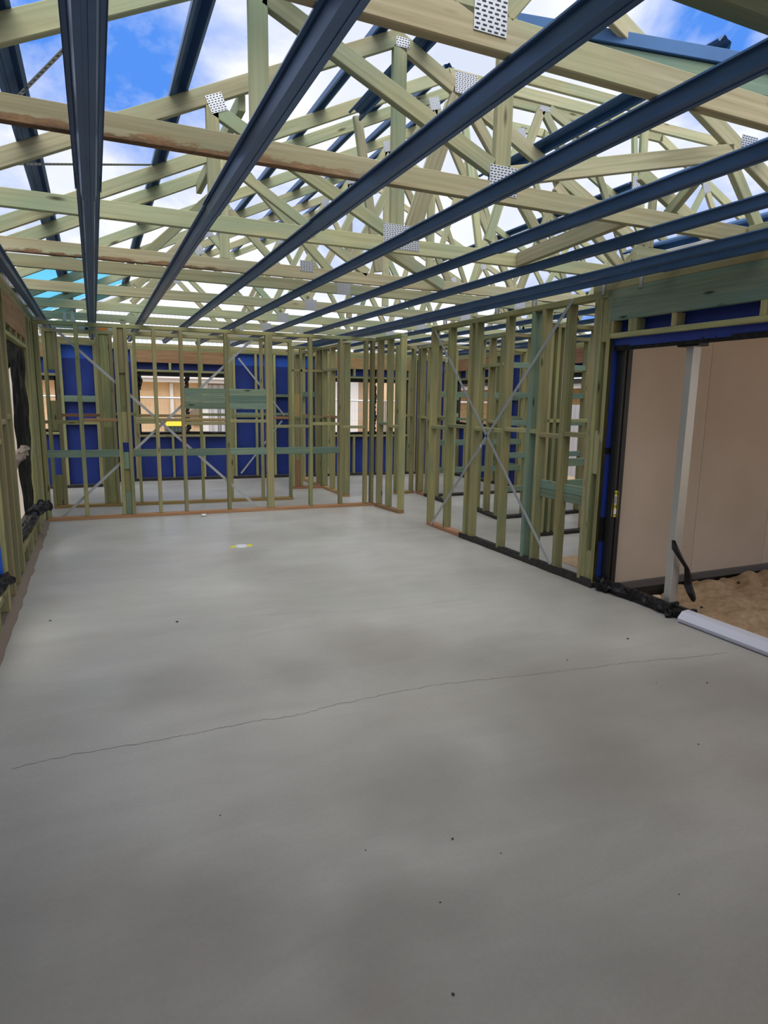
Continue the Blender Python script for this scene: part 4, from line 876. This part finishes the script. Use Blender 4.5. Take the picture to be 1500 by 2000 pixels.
# wheelie bin
q = on(343, 832, 'Y', 20.7); bx_, by_ = q.x, 20.7
wb = thing('wheelie_bin', (bx_, by_, GZ), 'green wheelie bin with bright yellow lid against brick wall', 'bin')
rawmesh('bin_body', [(bx_-.24, by_-.28, GZ+.05), (bx_+.24, by_-.28, GZ+.05), (bx_+.24, by_+.28, GZ+.05), (bx_-.24, by_+.28, GZ+.05), (bx_-.31, by_-.36, GZ+.98), (bx_+.31, by_-.36, GZ+.98), (bx_+.31, by_+.36, GZ+.98), (bx_-.31, by_+.36, GZ+.98)], [(3, 2, 1, 0), (4, 5, 6, 7), (0, 1, 5, 4), (1, 2, 6, 5), (2, 3, 7, 6), (3, 0, 4, 7)], 'bin_green', wb)
rawmesh('bin_lid', [(bx_-.33, by_-.40, GZ+.98), (bx_+.33, by_-.40, GZ+.98), (bx_+.33, by_+.38, GZ+.98), (bx_-.33, by_+.38, GZ+.98), (bx_-.29, by_-.36, GZ+1.10), (bx_+.29, by_-.36, GZ+1.10), (bx_+.29, by_+.34, GZ+1.16), (bx_-.29, by_+.34, GZ+1.16)], [(3, 2, 1, 0), (4, 5, 6, 7), (0, 1, 5, 4), (1, 2, 6, 5), (2, 3, 7, 6), (3, 0, 4, 7)], 'yellow_lid', wb)
beam(wb, 'bin_handle', (bx_-.28, by_+.42, GZ+1.02), (bx_+.28, by_+.42, GZ+1.02), 0.04, 0.04, 'bin_green')
for s_ in (-1, 1):
    bm = bmesh.new(); bmesh.ops.create_cone(bm, cap_ends=True, segments=14, radius1=.1, radius2=.1, depth=.05)
    for v in bm.verts: v.co = Vector((v.co.z+bx_+s_*.26, v.co.x+by_+.25, v.co.y+GZ+.10))
    bmobj('wheel', bm, 'black_plastic', wb)
h2 = house('cream_house', 10.2, 24, 24.5, 4.4, 'cream house with grey tiled roof behind the wire fence', 'brick', 'tile_grey', 2.3)
h3 = house('white_house', 5.05, 7.6, 19.0, 3.6, 'white rendered garage wall beside cream brick corner beyond the back window', 'render_white', 'tile_white', 2.4, 6)
beam(h3, 'brick_corner', (8.05, 18.95, 0.95), (9.4, 18.95, 0.95), 0.5, 2.55, 'brick', bev=0)
# neighbour on the right: ribbed roof over a pale fence
h4 = thing('tin_house', (13.5, 10, GZ), 'low brown house with ribbed tin roof beyond the far wall', 'house')
bm = bmesh.new(); addbox(bm, (13.0, -4, GZ), (20, 22, 2.0)); bmobj('wall', bm, 'brown_wall' if 'brown_wall' in MATS else 'brown_board', h4)
rawmesh('roof', [(12.4, -5, 2.15), (12.4, 22.5, 2.15), (16.5, 22.5, 4.2), (16.5, -5, 4.2)], [(3, 2, 1, 0)], 'corr_roof' if 'corr_roof' in MATS else 'corr_white', h4)
beam(h4, 'gutter', (12.38, -5, 2.13), (12.38, 22.5, 2.13), 0.12, 0.13, 'black_frame'); beam(h4, 'fascia', (12.45, -5, 2.0), (12.45, 22.5, 2.0), 0.05, 0.14, 'render_white')
fe = thing('boundary_fence', (11.0, 8, GZ), 'pale ribbed steel boundary fence outside the far wall', 'fence')
for i in range(7):
    y0 = -2+i*2.4; rawmesh('fence_sheet', [(11.0+(0.02 if j % 2 else -0.02), y0+2.38*j/24, z) for j in range(25) for z in (GZ, 1.48)], [(2*j, 2*j+2, 2*j+3, 2*j+1) for j in range(24)], 'corr_fence', fe)
# boundary wall close to the left windows
bl = thing('boundary_wall', (-2.9, 5, GZ), 'cream panel boundary wall close outside the left windows', 'fence')
for i in range(17): beam(bl, 'panel', (-2.9, 0.5+i*1.8, 0.84), (-2.9, 2.28+i*1.8, 0.84), 0.05, 2.3, 'fibre_cream')
# temporary wire fence panels
def wire_panel(x0, x1, y):
    f = thing('wire_fence_panel', ((x0+x1)/2, y, GZ), 'temporary wire mesh fence panel with galvanised pipe frame outside back windows', 'fence', 'temporary fence panels')
    bm = bmesh.new(); zt = 1.50; zb = GZ+0.12
    for a, b in (((x0, y, zb), (x0, y, zt)), ((x1, y, zb), (x1, y, zt))): addtube(bm, [a, b], 0.02, 8)
    bmobj('post', bm, 'galv', f)
    bm = bmesh.new(); addtube(bm, [(x0, y, zt), (x1, y, zt)], 0.022, 8); addtube(bm, [(x0, y, zb), (x1, y, zb)], 0.02, 8); bmobj('rail', bm, 'galv', f)
    bm = bmesh.new(); n = int((x1-x0)/0.075)
    for i in range(1, n): x = x0+(x1-x0)*i/n; addtube(bm, [(x, y, zb), (x, y, zt)], 0.0022, 3)
    for i in range(1, 7): z = zb+(zt-zb)*i/7; addtube(bm, [(x0, y, z), (x1, y, z)], 0.0022, 3)
    o = bmobj('wire_mesh', bm, 'strap', f); o['kind'] = 'stuff'
    bm = bmesh.new()
    for x in (x0+0.12, x1-0.12): addbox(bm, (x-0.12, y-0.3, GZ), (x+0.12, y+0.3, GZ+0.11))
    bmobj('foot_block', bm, 'dark_flash', f)
for i in range(6): wire_panel(-1.5+i*2.05, -1.5+i*2.05+2.0, 14.9)
